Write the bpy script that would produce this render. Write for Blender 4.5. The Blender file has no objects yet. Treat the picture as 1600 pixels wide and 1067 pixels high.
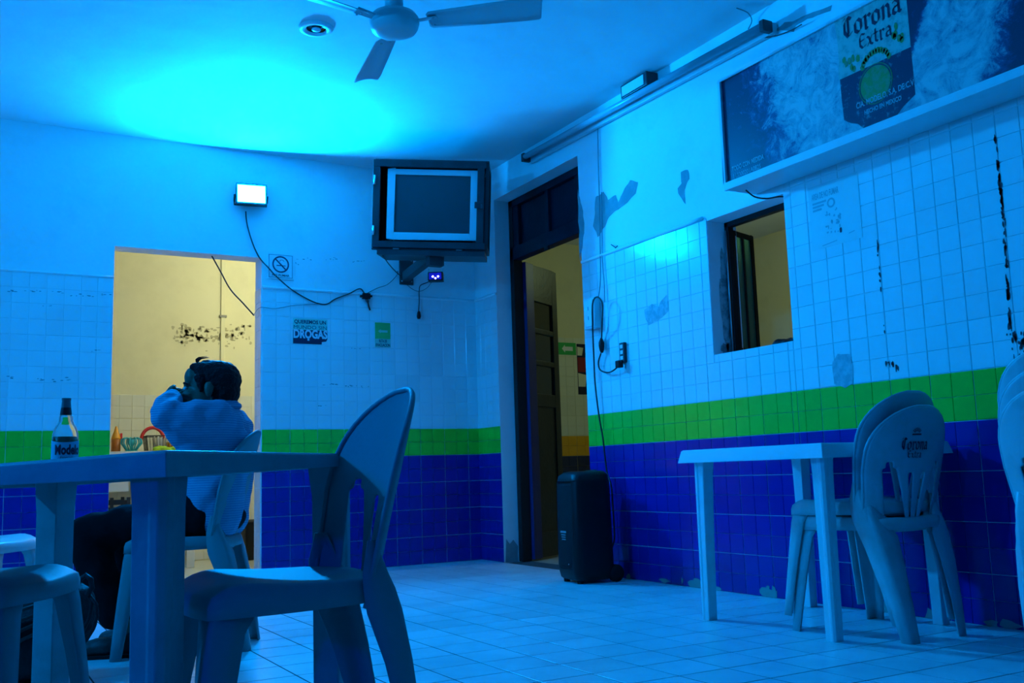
import bpy, bmesh, math, random
from mathutils import Vector, Matrix, noise
random.seed(7)
C = bpy.context.scene.collection
sc = bpy.context.scene
PI = math.pi

# ---------------------------------------------------------------- camera
CAM = Vector((-3.5356, -6.7578, 0.6486))
YAW, PITCH, ROLL, FPX = 0.5189, 0.1338, -0.0310, 1525.66
fw = Vector((math.sin(YAW)*math.cos(PITCH), math.cos(YAW)*math.cos(PITCH), math.sin(PITCH)))
r0 = Vector((math.cos(YAW), -math.sin(YAW), 0)); u0 = r0.cross(fw)
rt = r0*math.cos(ROLL) + u0*math.sin(ROLL); up = -r0*math.sin(ROLL) + u0*math.cos(ROLL)
cd = bpy.data.cameras.new('camera'); cam = bpy.data.objects.new('camera', cd); C.objects.link(cam)
cd.sensor_width = 36; cd.lens = FPX/1600*36; cd.clip_start = 0.05
m = Matrix((rt, up, -fw)).transposed().to_4x4(); m.translation = CAM
cam.matrix_world = m
sc.camera = cam

# ---------------------------------------------------------------- world, exposure, lamps
w = bpy.data.worlds.new('night'); sc.world = w; w.use_nodes = True
w.node_tree.nodes['Background'].inputs[0].default_value = (0.002, 0.004, 0.01, 1)
w.node_tree.nodes['Background'].inputs[1].default_value = 0.3
sc.view_settings.view_transform = 'Standard'; sc.view_settings.look = 'None'
sc.view_settings.exposure = 0.0; sc.view_settings.gamma = 1.0; sc.view_settings.use_curve_mapping = False
FLOOD_COLOR = (0.0004, 0.305, 1.0); FLOOD_STRENGTH = 3300.0; FLOOD2_WATTS = 90.0   # emission of the floodlight glass
PARTY_COLOR = (0.0, 0.01, 1.0); PARTY_WATTS = 60.0            # blue stage lamp on the left wall, off frame
KITCHEN_WATTS = 28.0; PASSAGE_WATTS = 11.0                    # warm bulbs of the rooms beyond
def point_lamp(name, loc, watts, color, radius):
    l = bpy.data.lights.new(name, 'POINT'); l.energy = watts; l.color = color; l.shadow_soft_size = radius
    o = bpy.data.objects.new(name, l); o.location = loc; C.objects.link(o); return o
point_lamp('kitchen_bulb_light', (-.95, .60, 2.50), KITCHEN_WATTS, (.92, 1.0, .76), 0.06)
point_lamp('passage_bulb_light', (1.9, -0.6, 2.5), PASSAGE_WATTS, (.72, 1.0, .52), 0.06)
al = bpy.data.lights.new('left_floodlight_light', 'AREA'); al.shape = 'RECTANGLE'; al.size = .19; al.size_y = .14   # second floodlight, on the left wall, off frame
al.energy = FLOOD2_WATTS; al.color = FLOOD_COLOR
ao = bpy.data.objects.new('left_floodlight_light', al); C.objects.link(ao); ao.location = (-5.88, -3.0, 2.45); ao.rotation_euler = (math.radians(84), 0, math.radians(-90))
sl = bpy.data.lights.new('stage_lamp_light', 'SPOT'); sl.energy = PARTY_WATTS; sl.color = PARTY_COLOR; sl.shadow_soft_size = .05; sl.spot_size = math.radians(30); sl.spot_blend = .5
so_ = bpy.data.objects.new('stage_lamp_light', sl); C.objects.link(so_); so_.location = (-5.75, -5.6, 1.25)
so_.rotation_euler = (Vector((-3.1, -4.72, .42))-Vector(so_.location)).to_track_quat('-Z', 'Y').to_euler()

# ---------------------------------------------------------------- helpers
def ray(px, py): return rt*((px-800)/FPX) + up*((533.5-py)/FPX) + fw
def on(px, py, ax, val):              # point of the room seen at a pixel on the plane axis = val
    d = ray(px, py); return CAM + d*((val-CAM[ax])/d[ax])
def at(px, py, depth): return CAM + ray(px, py)*depth
def RW(px, py, x=0.0): return on(px, py, 0, x)
def BW(px, py, y=0.0): return on(px, py, 1, y)

def lin(c): return tuple(((v/255)/12.92 if v/255 <= .04045 else ((v/255+.055)/1.055)**2.4) for v in c)
def mat(name, col, rough=.5, spec=.5, var=0.0, stain=None, bump=0.0, bscale=8.0, nscale=6.0, metal=0.0, island=False,
        trans=0.0, ior=1.45, emis=None, estr=0.0):
    m = bpy.data.materials.new(name); m.use_nodes = True
    nt = m.node_tree; b = nt.nodes['Principled BSDF']; L = nt.links.new
    c4 = (*col, 1)
    b.inputs['Base Color'].default_value = c4; b.inputs['Roughness'].default_value = rough
    b.inputs['Specular IOR Level'].default_value = spec; b.inputs['Metallic'].default_value = metal
    b.inputs['Transmission Weight'].default_value = trans; b.inputs['IOR'].default_value = ior
    if emis: b.inputs['Emission Color'].default_value = (*emis, 1); b.inputs['Emission Strength'].default_value = estr
    cur = None
    tc = nt.nodes.new('ShaderNodeTexCoord')
    geo = nt.nodes.new('ShaderNodeNewGeometry')
    if var:
        if island: src = geo.outputs['Random Per Island']
        else: src = nt.nodes.new('ShaderNodeObjectInfo').outputs['Random']
        mr = nt.nodes.new('ShaderNodeMapRange'); L(src, mr.inputs[0])
        mr.inputs[3].default_value = 1-var; mr.inputs[4].default_value = 1+var*.4
        mx = nt.nodes.new('ShaderNodeMix'); mx.data_type = 'RGBA'; mx.blend_type = 'MULTIPLY'; mx.inputs[0].default_value = 1
        mx.inputs[6].default_value = c4
        cb = nt.nodes.new('ShaderNodeCombineColor')
        for i in range(3): L(mr.outputs[0], cb.inputs[i])
        L(cb.outputs[0], mx.inputs[7]); cur = mx.outputs[2]
    if stain:
        scol, amt, lo, hi = stain
        n = nt.nodes.new('ShaderNodeTexNoise'); n.inputs['Scale'].default_value = nscale; n.inputs['Detail'].default_value = 7
        n.inputs['Roughness'].default_value = .65
        L(geo.outputs['Position'], n.inputs['Vector'])
        mr = nt.nodes.new('ShaderNodeMapRange'); L(n.outputs[0], mr.inputs[0]); mr.inputs[1].default_value = lo; mr.inputs[2].default_value = hi
        mr.inputs[4].default_value = amt
        mx = nt.nodes.new('ShaderNodeMix'); mx.data_type = 'RGBA'
        L(mr.outputs[0], mx.inputs[0])
        if cur: L(cur, mx.inputs[6])
        else: mx.inputs[6].default_value = c4
        mx.inputs[7].default_value = (*scol, 1); cur = mx.outputs[2]
    if cur: L(cur, b.inputs['Base Color'])
    if bump:
        n = nt.nodes.new('ShaderNodeTexNoise'); n.inputs['Scale'].default_value = bscale; n.inputs['Detail'].default_value = 5
        L(geo.outputs['Position'], n.inputs['Vector'])
        bp = nt.nodes.new('ShaderNodeBump'); bp.inputs['Strength'].default_value = bump; bp.inputs['Distance'].default_value = .02
        L(n.outputs[0], bp.inputs['Height']); L(bp.outputs[0], b.inputs['Normal'])
    return m

class MB:                                             # collects shapes, builds them as ONE mesh object
    def __init__(s): s.v = []; s.f = []; s.mi = []; s.cur = 0
    def add(s, vs, fs):
        o = len(s.v); s.v += [tuple(v) for v in vs]; s.f += [tuple(i+o for i in f) for f in fs]; s.mi += [s.cur]*len(fs); return s
    def box(s, x0, x1, y0, y1, z0, z1):
        return s.add([(x, y, z) for x in (x0, x1) for y in (y0, y1) for z in (z0, z1)],
                     [(0,1,3,2),(4,6,7,5),(0,4,5,1),(2,3,7,6),(0,2,6,4),(1,5,7,3)])
    def hexa(s, p):                                   # 8 points: bottom ring of 4 then top ring of 4
        return s.add(p, [(3,2,1,0),(4,5,6,7),(0,1,5,4),(1,2,6,5),(2,3,7,6),(3,0,4,7)])
    def tube(s, path, r, n=8, caps=True):
        P = [Vector(p) for p in path]; rs = r if isinstance(r, (list, tuple)) else [r]*len(P)
        rings = []; ref = None
        for i, p in enumerate(P):
            t = (P[min(i+1, len(P)-1)]-P[max(i-1, 0)])
            if t.length < 1e-9: t = Vector((0,0,1))
            t.normalize()
            if ref is None: ref = t.orthogonal().normalized()
            a = (ref - t*ref.dot(t))
            a = a.normalized() if a.length > 1e-6 else t.orthogonal().normalized()
            ref = a; b = t.cross(a)
            rings.append([p + (a*math.cos(2*PI*k/n)+b*math.sin(2*PI*k/n))*rs[i] for k in range(n)])
        vs = [v for g in rings for v in g]; fs = []
        for i in range(len(P)-1):
            for k in range(n): fs.append((i*n+k, i*n+(k+1)%n, (i+1)*n+(k+1)%n, (i+1)*n+k))
        if caps: fs += [tuple(range(n-1, -1, -1)), tuple(range((len(P)-1)*n, len(P)*n))]
        return s.add(vs, fs)
    def lathe(s, prof, n=24, c=(0,0,0), axis='z', caps=True):
        vs = []; fs = []
        for r, z in prof:
            for k in range(n):
                a = 2*PI*k/n; x, y = r*math.cos(a), r*math.sin(a)
                vs.append((c[0]+x, c[1]+y, c[2]+z) if axis == 'z' else (c[0]+z, c[1]+x, c[2]+y) if axis == 'x' else (c[0]+x, c[1]-z, c[2]+y))
        m = len(prof)
        for i in range(m-1):
            for k in range(n): fs.append((i*n+k, i*n+(k+1)%n, (i+1)*n+(k+1)%n, (i+1)*n+k))
        if caps: fs += [tuple(range(n-1, -1, -1)), tuple(range((m-1)*n, m*n))]
        return s.add(vs, fs)
    def prism(s, poly, z0, z1):                       # polygon in x, y
        n = len(poly)
        return s.add([(x, y, z0) for x, y in poly]+[(x, y, z1) for x, y in poly],
                     [tuple(range(n-1, -1, -1)), tuple(range(n, 2*n))]+[(k, (k+1) % n, n+(k+1) % n, n+k) for k in range(n)])
    def grid(s, fn, nu, nv):
        return s.add([fn(i/nu, j/nv) for j in range(nv+1) for i in range(nu+1)],
                     [(j*(nu+1)+i, j*(nu+1)+i+1, (j+1)*(nu+1)+i+1, (j+1)*(nu+1)+i) for j in range(nv) for i in range(nu)])
    def mesh(s, name, mats):
        me = bpy.data.meshes.new(name); me.from_pydata(s.v, [], s.f)
        for m in (mats if isinstance(mats, (list, tuple)) else [mats]): me.materials.append(m)
        if any(s.mi): me.polygons.foreach_set('material_index', s.mi)
        bm = bmesh.new(); bm.from_mesh(me); bmesh.ops.remove_doubles(bm, verts=bm.verts, dist=1e-6)
        bmesh.ops.recalc_face_normals(bm, faces=bm.faces); bm.to_mesh(me); bm.free(); return me
    def build(s, name, mats, parent=None, smooth=False, bevel=0.0, seg=2, solid=0.0, sub=0):
        o = bpy.data.objects.new(name, s.mesh(name, mats)); C.objects.link(o)
        if parent: o.parent = parent
        finish(o, smooth, bevel, seg, solid, sub); return o
def finish(o, smooth=False, bevel=0.0, seg=2, solid=0.0, sub=0):
    if smooth: o.data.polygons.foreach_set('use_smooth', [True]*len(o.data.polygons))
    if solid:
        m = o.modifiers.new('solidify', 'SOLIDIFY'); m.thickness = solid; m.offset = 0
    if bevel:
        m = o.modifiers.new('bevel', 'BEVEL'); m.width = bevel; m.segments = seg; m.limit_method = 'ANGLE'; m.angle_limit = .6
    if sub:
        m = o.modifiers.new('subsurf', 'SUBSURF'); m.levels = sub; m.render_levels = sub
def tag(o, label=None, cat=None, group=None, kind=None):
    if label: o['label'] = label
    if cat: o['category'] = cat
    if group: o['group'] = group
    if kind: o['kind'] = kind
    return o
def empty(name, loc=(0,0,0), rot=(0,0,0), label=None, cat=None, group=None):
    o = bpy.data.objects.new(name, None); C.objects.link(o); o.location = loc; o.rotation_euler = rot
    o.empty_display_size = .1
    return tag(o, label, cat, group)
ON_BACK = (PI/2, 0, 0); ON_RIGHT = (PI/2, 0, -PI/2)   # local x along the wall, y up, z out into the room
def copy_tree(o, parent=None):
    c = o.copy(); C.objects.link(c); c.parent = parent
    for ch in list(o.children): copy_tree(ch, c)
    return c
def text_mb(mb, txt, size, x, y, z, align='LEFT', width=None, shear=0.0, bold=0.0):
    cu = bpy.data.curves.new('lettering', 'FONT'); cu.body = txt; cu.size = size; cu.align_x = align; cu.fill_mode = 'FRONT'
    cu.shear = shear; cu.offset = bold; cu.resolution_u = 3
    o = bpy.data.objects.new('lettering', cu); C.objects.link(o)
    dg = bpy.context.evaluated_depsgraph_get(); dg.update()
    me = bpy.data.meshes.new_from_object(o.evaluated_get(dg))
    vs = [v.co.copy() for v in me.vertices]; fs = [tuple(p.vertices) for p in me.polygons]
    bpy.data.objects.remove(o); bpy.data.meshes.remove(me); bpy.data.curves.remove(cu)
    if vs:
        k = 1.0
        if width:
            xs = [v.x for v in vs]; k = width/max(1e-6, max(xs)-min(xs))
        mb.add([(x+v.x*k, y+v.y, z) for v in vs], fs)
    return mb
GLYPH = {
 'C': ([[(.5,.82),(.3,.97),(.1,.75),(.08,.3),(.28,.02),(.56,.2)],[(.3,.9),(.3,.12)],[(.02,.9),(.16,.98)]], .62),
 'o': ([[(.25,.64),(.08,.5),(.08,.13),(.25,0),(.42,.13),(.42,.5),(.25,.64)]], .54),
 'r': ([[(.02,.58),(.14,.64),(.14,.02),(.24,-.02)],[(.16,.5),(.32,.64),(.42,.52)]], .46),
 'n': ([[(.02,.58),(.13,.64),(.13,0)],[(.15,.5),(.32,.64),(.42,.52),(.42,.05),(.5,0)]], .56),
 'a': ([[(.08,.54),(.26,.64),(.4,.52),(.4,.06),(.5,0)],[(.4,.36),(.12,.3),(.09,.1),(.22,0),(.4,.12)]], .54),
 'E': ([[(.5,.86),(.24,.96),(.1,.74),(.1,.24),(.28,.02),(.54,.14)],[(.1,.5),(.44,.54)]], .62),
 'x': ([[(.04,.62),(.2,.5),(.3,.1),(.46,0)],[(.44,.62),(.06,0)]], .52),
 't': ([[(.18,.88),(.16,.12),(.34,.02)],[(.02,.6),(.36,.62)]], .42)}
def blackletter(mb, txt, size, x, y, z, nib=.13, fn=None):   # broad-nib gothic lettering, centred on x
    tot = sum(GLYPH[c][1] for c in txt)*size; cx = x - tot/2
    nx, ny = math.cos(.7)*nib*size/2, math.sin(.7)*nib*size/2
    for c in txt:
        for st in GLYPH[c][0]:
            for (ax, ay), (bx, by) in zip(st, st[1:]):
                a = (cx+ax*size, y+ay*size); b = (cx+bx*size, y+by*size)
                q = [(a[0]-nx, a[1]-ny), (a[0]+nx, a[1]+ny), (b[0]+nx, b[1]+ny), (b[0]-nx, b[1]-ny)]
                q2 = [(a[0]-.2*nx, a[1]+.2*ny), (a[0]+.2*nx, a[1]-.2*ny), (b[0]+.2*nx, b[1]-.2*ny), (b[0]-.2*nx, b[1]+.2*ny)]
                for k in (q, q2): mb.add([(p[0], p[1], z) if fn is None else fn(p[0], p[1]) for p in k], [(0,1,2,3)])
        cx += GLYPH[c][1]*size
    return mb
def blob_poly(cx, cy, rx, ry, n=40, amp=.35, seed=0, freq=2.2):
    out = []
    for k in range(n):
        a = 2*PI*k/n; d = 1+amp*noise.fractal(Vector((math.cos(a)*freq+seed*7.3, math.sin(a)*freq, seed*3.1)), .8, 2.2, 4)
        out.append((cx+rx*d*math.cos(a), cy+ry*d*math.sin(a)))
    return out
def tess_poly(mb, poly, z):                           # any outline, filled
    from mathutils.geometry import tessellate_polygon
    P = [Vector((x, y, 0)) for x, y in poly]
    mb.add([(x, y, z) for x, y in poly], [tuple(t) for t in tessellate_polygon([P])])
def fan_poly(mb, poly, z):
    cx = sum(p[0] for p in poly)/len(poly); cy = sum(p[1] for p in poly)/len(poly); n = len(poly)
    mb.add([(cx, cy, z)]+[(x, y, z) for x, y in poly], [(0, k+1, (k+1) % n+1) for k in range(n)])
def remeshed(mb, voxel, smooth=2, name='m'):                # union of shapes as one continuous skin
    me = mb.mesh(name, []); o = bpy.data.objects.new(name, me); C.objects.link(o)
    md = o.modifiers.new('r', 'REMESH'); md.mode = 'VOXEL'; md.voxel_size = voxel
    if smooth:
        s = o.modifiers.new('s', 'SMOOTH'); s.iterations = smooth; s.factor = .5
    dg = bpy.context.evaluated_depsgraph_get(); dg.update()
    out = bpy.data.meshes.new_from_object(o.evaluated_get(dg)); bpy.data.objects.remove(o)
    out.polygons.foreach_set('use_smooth', [True]*len(out.polygons)); return out
def link_mesh(name, me, m, parent):
    me.name = name; me.materials.clear(); me.materials.append(m)
    o = bpy.data.objects.new(name, me); C.objects.link(o); o.parent = parent; return o
def ellipsoid(mb, c, r, n=16, axis=None):
    R = axis.to_matrix() if axis else Matrix.Identity(3)
    c = Vector(c); vs = []; fs = []; m = n//2
    for i in range(m+1):
        t = PI*i/m
        for k in range(n):
            a = 2*PI*k/n
            vs.append(c + R @ Vector((r[0]*math.sin(t)*math.cos(a), r[1]*math.sin(t)*math.sin(a), r[2]*math.cos(t))))
    for i in range(m):
        for k in range(n): fs.append((i*n+k, i*n+(k+1) % n, (i+1)*n+(k+1) % n, (i+1)*n+k))
    mb.add(vs, fs)
def limb(mb, pts, rs, n=14):                               # tapering limb with round joints
    for i in range(len(pts)-1):
        steps = 5
        P = [Vector(pts[i]).lerp(Vector(pts[i+1]), t/steps) for t in range(steps+1)]
        mb.tube(P, [rs[i]+(rs[i+1]-rs[i])*t/steps for t in range(steps+1)], n)
    for p, r in zip(pts, rs): ellipsoid(mb, p, (r, r, r), n)

# ---------------------------------------------------------------- materials
M = {}
M['plaster'] = mat('white_plaster', (.84,.85,.86), .75, .25, stain=((.55,.56,.57), .35, .52, .8), bump=.12, bscale=14, nscale=2.5)
M['ceiling'] = mat('ceiling_plaster', (.74,.75,.76), .8, .2, stain=((.60,.61,.62), .4, .48, .75), bump=.25, bscale=6, nscale=1.6)
M['bare'] = mat('bare_plaster', (.28,.30,.31), .9, .1, stain=((.42,.43,.44), .6, .45, .7), bump=.3, bscale=30, nscale=14)
M['grout'] = mat('white_grout', (.66,.68,.70), .85, .1)
M['grout_dark'] = mat('grimy_grout', (.07,.08,.09), .9, .1)
M['tile_w'] = mat('white_tile', (.80,.81,.82), .13, .32, var=.06, stain=((.5,.51,.5), .25, .6, .85), nscale=5)
M['tile_g'] = mat('green_tile', (.022,.57,.033), .18, .5, var=.08)
M['tile_b'] = mat('blue_tile', (.012,.016,.27), .18, .45, var=.12)
M['tile_c'] = mat('cream_tile', (.74,.71,.56), .2, .5, var=.05)
M['tile_o'] = mat('orange_tile', (.75,.36,.02), .2, .5, var=.05)
M['tile_n'] = mat('navy_tile', (.02,.03,.10), .2, .5, var=.1)
M['floor'] = mat('floor_tile', (.78,.79,.80), .30, .45, var=.10, stain=((.46,.47,.48), .6, .45, .78), nscale=3.2, bump=.02, bscale=40)
M['floor_i'] = mat('floor_tile_far', (.78,.79,.80), .30, .45, var=.10, island=True, stain=((.46,.47,.48), .6, .45, .78), nscale=3.2)
M['yellow_wall'] = mat('yellow_plaster', (.80,.72,.44), .8, .2, stain=((.62,.54,.30), .5, .5, .8), bump=.1, nscale=2.2)
M['passage_wall'] = mat('ochre_plaster', (.72,.64,.40), .8, .2, stain=((.5,.44,.26), .5, .5, .8), bump=.1, nscale=2.2)
M['mould'] = mat('mould_stain', (.52,.45,.26), .9, .1)
M['dark_wall'] = mat('dark_blue_paint', (.10,.11,.16), .6, .3)
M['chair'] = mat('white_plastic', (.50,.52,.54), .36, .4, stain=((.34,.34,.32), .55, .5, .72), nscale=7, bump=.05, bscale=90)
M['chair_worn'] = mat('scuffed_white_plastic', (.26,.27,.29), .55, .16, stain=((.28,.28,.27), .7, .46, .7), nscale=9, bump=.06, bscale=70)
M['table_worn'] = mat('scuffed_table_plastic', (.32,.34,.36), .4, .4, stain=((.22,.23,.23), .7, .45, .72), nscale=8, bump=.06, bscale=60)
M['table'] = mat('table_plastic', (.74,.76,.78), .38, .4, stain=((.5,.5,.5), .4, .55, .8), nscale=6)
M['black'] = mat('black_plastic', (.006,.0065,.008), .45, .25)
M['grille'] = mat('black_grille', (.008,.009,.011), .6, .2, bump=.5, bscale=320)
M['rubber'] = mat('black_rubber', (.01,.01,.01), .7, .2)
M['steel_dark'] = mat('dark_painted_steel', (.035,.042,.05), .42, .4, stain=((.015,.016,.018), .6, .45, .7))
M['silver'] = mat('silver_plastic', (.70,.73,.76), .35, .5)
M['screen'] = mat('crt_glass', (.055,.065,.075), .3, .6)
M['metal'] = mat('steel', (.5,.5,.52), .3, .5, metal=1)
M['wood_dark'] = mat('dark_painted_wood', (.008,.010,.024), .5, .25, stain=((.004,.005,.01), .6, .45, .7), nscale=9, bump=.1, bscale=30)
M['wood_leaf'] = mat('brown_varnished_wood', (.022,.020,.013), .45, .4, stain=((.010,.009,.006), .6, .45, .7), nscale=9, bump=.1, bscale=30)
M['wood_blue_lit'] = mat('blue_lit_wood', (.010,.016,.11), .45, .4)  # the floodlight's blue on the leaf's hinge stile, put into the wood colour
M['frame_black'] = mat('black_frame_paint', (.012,.013,.014), .5, .3)
M['dark_glass'] = mat('dark_glass', (.01,.012,.014), .1, .5)
M['green_glass'] = mat('frosted_green_glass', (.10,.30,.20), .22, .5, trans=.35)
M['white_paint'] = mat('white_enamel', (.74,.75,.77), .35, .5, stain=((.5,.5,.5), .4, .55, .8))
M['fan'] = mat('fan_enamel', (.55,.56,.58), .35, .5)
M['black_cable'] = mat('black_cable', (.015,.015,.018), .5, .4)
M['white_cable'] = mat('grey_cable', (.25,.26,.28), .5, .4)
M['sign_w'] = mat('white_sign_board', (.78,.79,.80), .35, .5)
M['ink_navy'] = mat('navy_ink', (.012,.016,.05), .6, .3)
M['ink_pale'] = mat('pale_sign_ink', (.42,.46,.50), .6, .2)
M['ink_faint'] = mat('faded_ink', (.40,.43,.46), .7, .2)
M['ink_white'] = mat('white_ink', (.72,.73,.75), .6, .3)
M['ink_green'] = mat('green_ink', (.03,.42,.10), .45, .4)
M['poster_teal'] = mat('poster_blue', (.30,.62,.52), .5, .4)
M['skin'] = mat('brown_skin', (.17,.095,.062), .5, .4, bump=.05, bscale=120)
M['hair'] = mat('black_hair', (.005,.005,.006), .55, .2, bump=.6, bscale=110)
M['trouser'] = mat('black_cloth', (.006,.007,.009), .9, .1, bump=.2, bscale=40)
M['shoe'] = mat('dark_leather', (.035,.033,.03), .5, .4, bump=.2, bscale=60)
M['bag'] = mat('black_nylon', (.008,.009,.011), .6, .3, bump=.3, bscale=60)
M['orange'] = mat('orange_plastic', (.85,.33,.02), .35, .5)
M['brown_sauce'] = mat('amber_sauce', (.45,.13,.015), .35, .5)
M['teal'] = mat('teal_plastic', (.03,.42,.46), .35, .5)
M['red'] = mat('red_plastic', (.75,.04,.03), .35, .5)
M['lime'] = mat('lime_cloth', (.42,.62,.04), .8, .2, bump=.3, bscale=50)
M['crock'] = mat('glazed_crockery', (.66,.58,.44), .3, .5)
M['crock_dark'] = mat('brown_crockery', (.16,.14,.09), .3, .5)
M['counter'] = mat('cream_counter', (.78,.74,.58), .4, .4)
M['wicker'] = mat('dark_basket_plastic', (.03,.03,.028), .5, .4)
# the shirt: white cloth with fine stripes
M['shirt'] = mat('pinstriped_cotton', (.30,.44,.62), .85, .15, bump=.12, bscale=26)
nt = M['shirt'].node_tree; b = nt.nodes['Principled BSDF']
wv = nt.nodes.new('ShaderNodeTexWave'); wv.inputs['Scale'].default_value = 34; wv.bands_direction = 'Z'; wv.inputs['Distortion'].default_value = 1.2
tcn = nt.nodes.new('ShaderNodeTexCoord'); nt.links.new(tcn.outputs['Object'], wv.inputs['Vector'])
mx = nt.nodes.new('ShaderNodeMix'); mx.data_type = 'RGBA'; nt.links.new(wv.outputs[0], mx.inputs[0])
mx.inputs[6].default_value = (.14,.22,.36,1); mx.inputs[7].default_value = (.30,.38,.50,1); nt.links.new(mx.outputs[2], b.inputs['Base Color'])
# lamp glass and LEDs
M['lens'] = mat('lit_flood_glass', (.8,.8,.8), .3, .5, emis=FLOOD_COLOR, estr=FLOOD_STRENGTH)
M['led'] = mat('violet_led', (.8,.8,.8), .3, .5, emis=(.45,.4,1.0), estr=14)
M['led_glow'] = mat('blue_led_window', (.02,.02,.3), .3, .5, emis=(.015,.0,.9), estr=.22)
M['bulb'] = mat('warm_bulb', (.8,.8,.8), .3, .5, emis=(1,.86,.5), estr=6)
# bottle glass
M['glass'] = mat('clear_glass', (.93,.97,.95), .03, .5, trans=1.0, ior=1.45)
M['beer'] = mat('beer', (.10,.07,.02), .05, .5)
M['label'] = mat('bottle_label_paper', (.55,.66,.80), .5, .3)
M['foil'] = mat('neck_foil', (.20,.22,.24), .4, .5)
M['foil_dark'] = mat('neck_foil_band', (.015,.017,.022), .4, .5)
# ---------------------------------------------------------------- the room
CEIL = 2.98
D1 = (-2.674, -1.700, 2.215)              # kitchen doorway in the back wall: x0, x1, top
D2 = (-1.525, -0.352, 2.735)              # double door in the right wall: y0, y1, top
WN = (-3.335, -2.760, 1.245, 1.985)       # hatch window in the right wall: y0, y1, z0, z1
TB, TR = .16, .21                         # wall thicknesses
def struct(o): o['kind'] = 'structure'; return o
mb = MB(); mb.box(-6.0, 0.0, -9.0, 0.0, -.12, -.0013)
mb.box(0.0, TR, D2[0], D2[1], -.12, -.004); mb.box(D1[0], D1[1], 0, TB, -.12, -.004)
floor = struct(mb.build('floor', M['grout_dark']))
mb = MB(); mb.box(-6.0, TR, -9.0, TB, CEIL, CEIL+.12); struct(mb.build('ceiling', M['ceiling']))
mb = MB()
mb.box(-6.0, D1[0], 0, TB, -.1, CEIL); mb.box(D1[1], 0, 0, TB, -.1, CEIL); mb.box(D1[0], D1[1], 0, TB, D1[2], CEIL)
wall_back = struct(mb.build('wall_back', M['plaster']))
mb = MB()
mb.box(0, TR, D2[1], 1.54, -.1, CEIL); mb.box(0, TR, D2[0], D2[1], D2[2], CEIL)
mb.box(0, TR, WN[1], D2[0], -.1, CEIL); mb.box(0, TR, WN[0], WN[1], -.1, WN[2]); mb.box(0, TR, WN[0], WN[1], WN[3], CEIL)
mb.box(0, TR, -9.0, WN[0], -.1, CEIL)
wall_right = struct(mb.build('wall_right', M['plaster']))
mb = MB(); mb.box(-6.15, -6.0, -9.0, TB, -.1, CEIL); struct(mb.build('wall_left', M['dark_wall']))
mb = MB(); mb.box(-6.15, TR, -9.15, -9.0, -.1, CEIL); struct(mb.build('wall_front', M['dark_wall']))
# rooms beyond
KY, PY, PX = 1.95, 1.54, 3.6
mb = MB(); mb.box(-4.6, -.5, KY, KY+.12, -.1, CEIL); wall_k = struct(mb.build('wall_kitchen', M['yellow_wall']))
mb = MB(); mb.box(-4.72, -4.6, TB, KY+.12, -.1, CEIL); mb.box(-.5, -.38, TB, KY+.12, -.1, CEIL); struct(mb.build('wall_kitchen_side', M['yellow_wall']))
mb = MB(); mb.box(-4.72, -.38, TB, KY+.12, CEIL, CEIL+.12); struct(mb.build('ceiling_kitchen', M['ceiling']))
mb = MB(); mb.box(-4.72, -.38, TB, KY, -.12, -.004); struct(mb.build('floor_kitchen', M['tile_c']))
mb = MB(); mb.box(TR, PX+.12, PY, PY+.12, -.1, CEIL); wall_p = struct(mb.build('wall_passage', M['passage_wall']))
mb = MB(); mb.box(PX, PX+.12, -5.6, PY, -.1, CEIL); mb.box(TR, PX+.12, -5.72, -5.6, -.1, CEIL)
mb.box(3.05, PX, -1.1, -.4, -.1, 1.62)
struct(mb.build('wall_passage_side', M['passage_wall']))
mb = MB(); mb.box(TR, PX+.12, -5.72, PY+.12, CEIL, CEIL+.12); struct(mb.build('ceiling_passage', M['ceiling']))
mb = MB(); mb.box(TR, PX+.12, -5.72, PY+.12, -.12, -.004); struct(mb.build('floor_passage', M['tile_c']))

# ---------------------------------------------------------------- wall tiles, one mesh per tile
TT = .0035
G_ = .0016                                 # half of a joint
def tile_mesh(mb, w, h, us, vs, t=TT, e=.0013, sc_=.0007):
    # pads of one pressed tile: us / vs are the scored half lines inside the tile; tile centred on its own origin, z out
    ub = [-w/2+G_]+[u for u in us]+[w/2-G_]; vb = [-h/2+G_]+[v for v in vs]+[h/2-G_]
    for i in range(len(ub)-1):
        for j in range(len(vb)-1):
            a0 = ub[i]+(sc_ if i else 0); a1 = ub[i+1]-(sc_ if i < len(ub)-2 else 0)
            b0 = vb[j]+(sc_ if j else 0); b1 = vb[j+1]-(sc_ if j < len(vb)-2 else 0)
            if a1-a0 < .006 or b1-b0 < .006: e2 = .001
            else: e2 = e
            o = [(a0,b0,0),(a1,b0,0),(a1,b1,0),(a0,b1,0)]
            lo = [(x, y, t-e2) for x, y, _ in o]
            hi = [(a0+e2,b0+e2,t),(a1-e2,b0+e2,t),(a1-e2,b1-e2,t),(a0+e2,b1-e2,t)]
            n = [(0,1,5,4),(1,2,6,5),(2,3,7,6),(3,0,4,7),(4,5,9,8),(5,6,10,9),(6,7,11,10),(7,4,8,11),(8,9,10,11)]
            mb.add(o+lo+hi, n)
    return mb
FULL = {}
def full_tile(m):
    if m.name not in FULL: FULL[m.name] = tile_mesh(MB(), .2, .2, [0], [0]).mesh('tile', m)
    return FULL[m.name]
def lines(start, step, a, b):              # joint positions inside [a, b]
    k0 = math.floor((a-start)/step)-1; out = [a]
    for k in range(k0, k0+200):
        v = start+k*step
        if a+.004 < v < b-.004: out.append(v)
    return out+[b]
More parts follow.
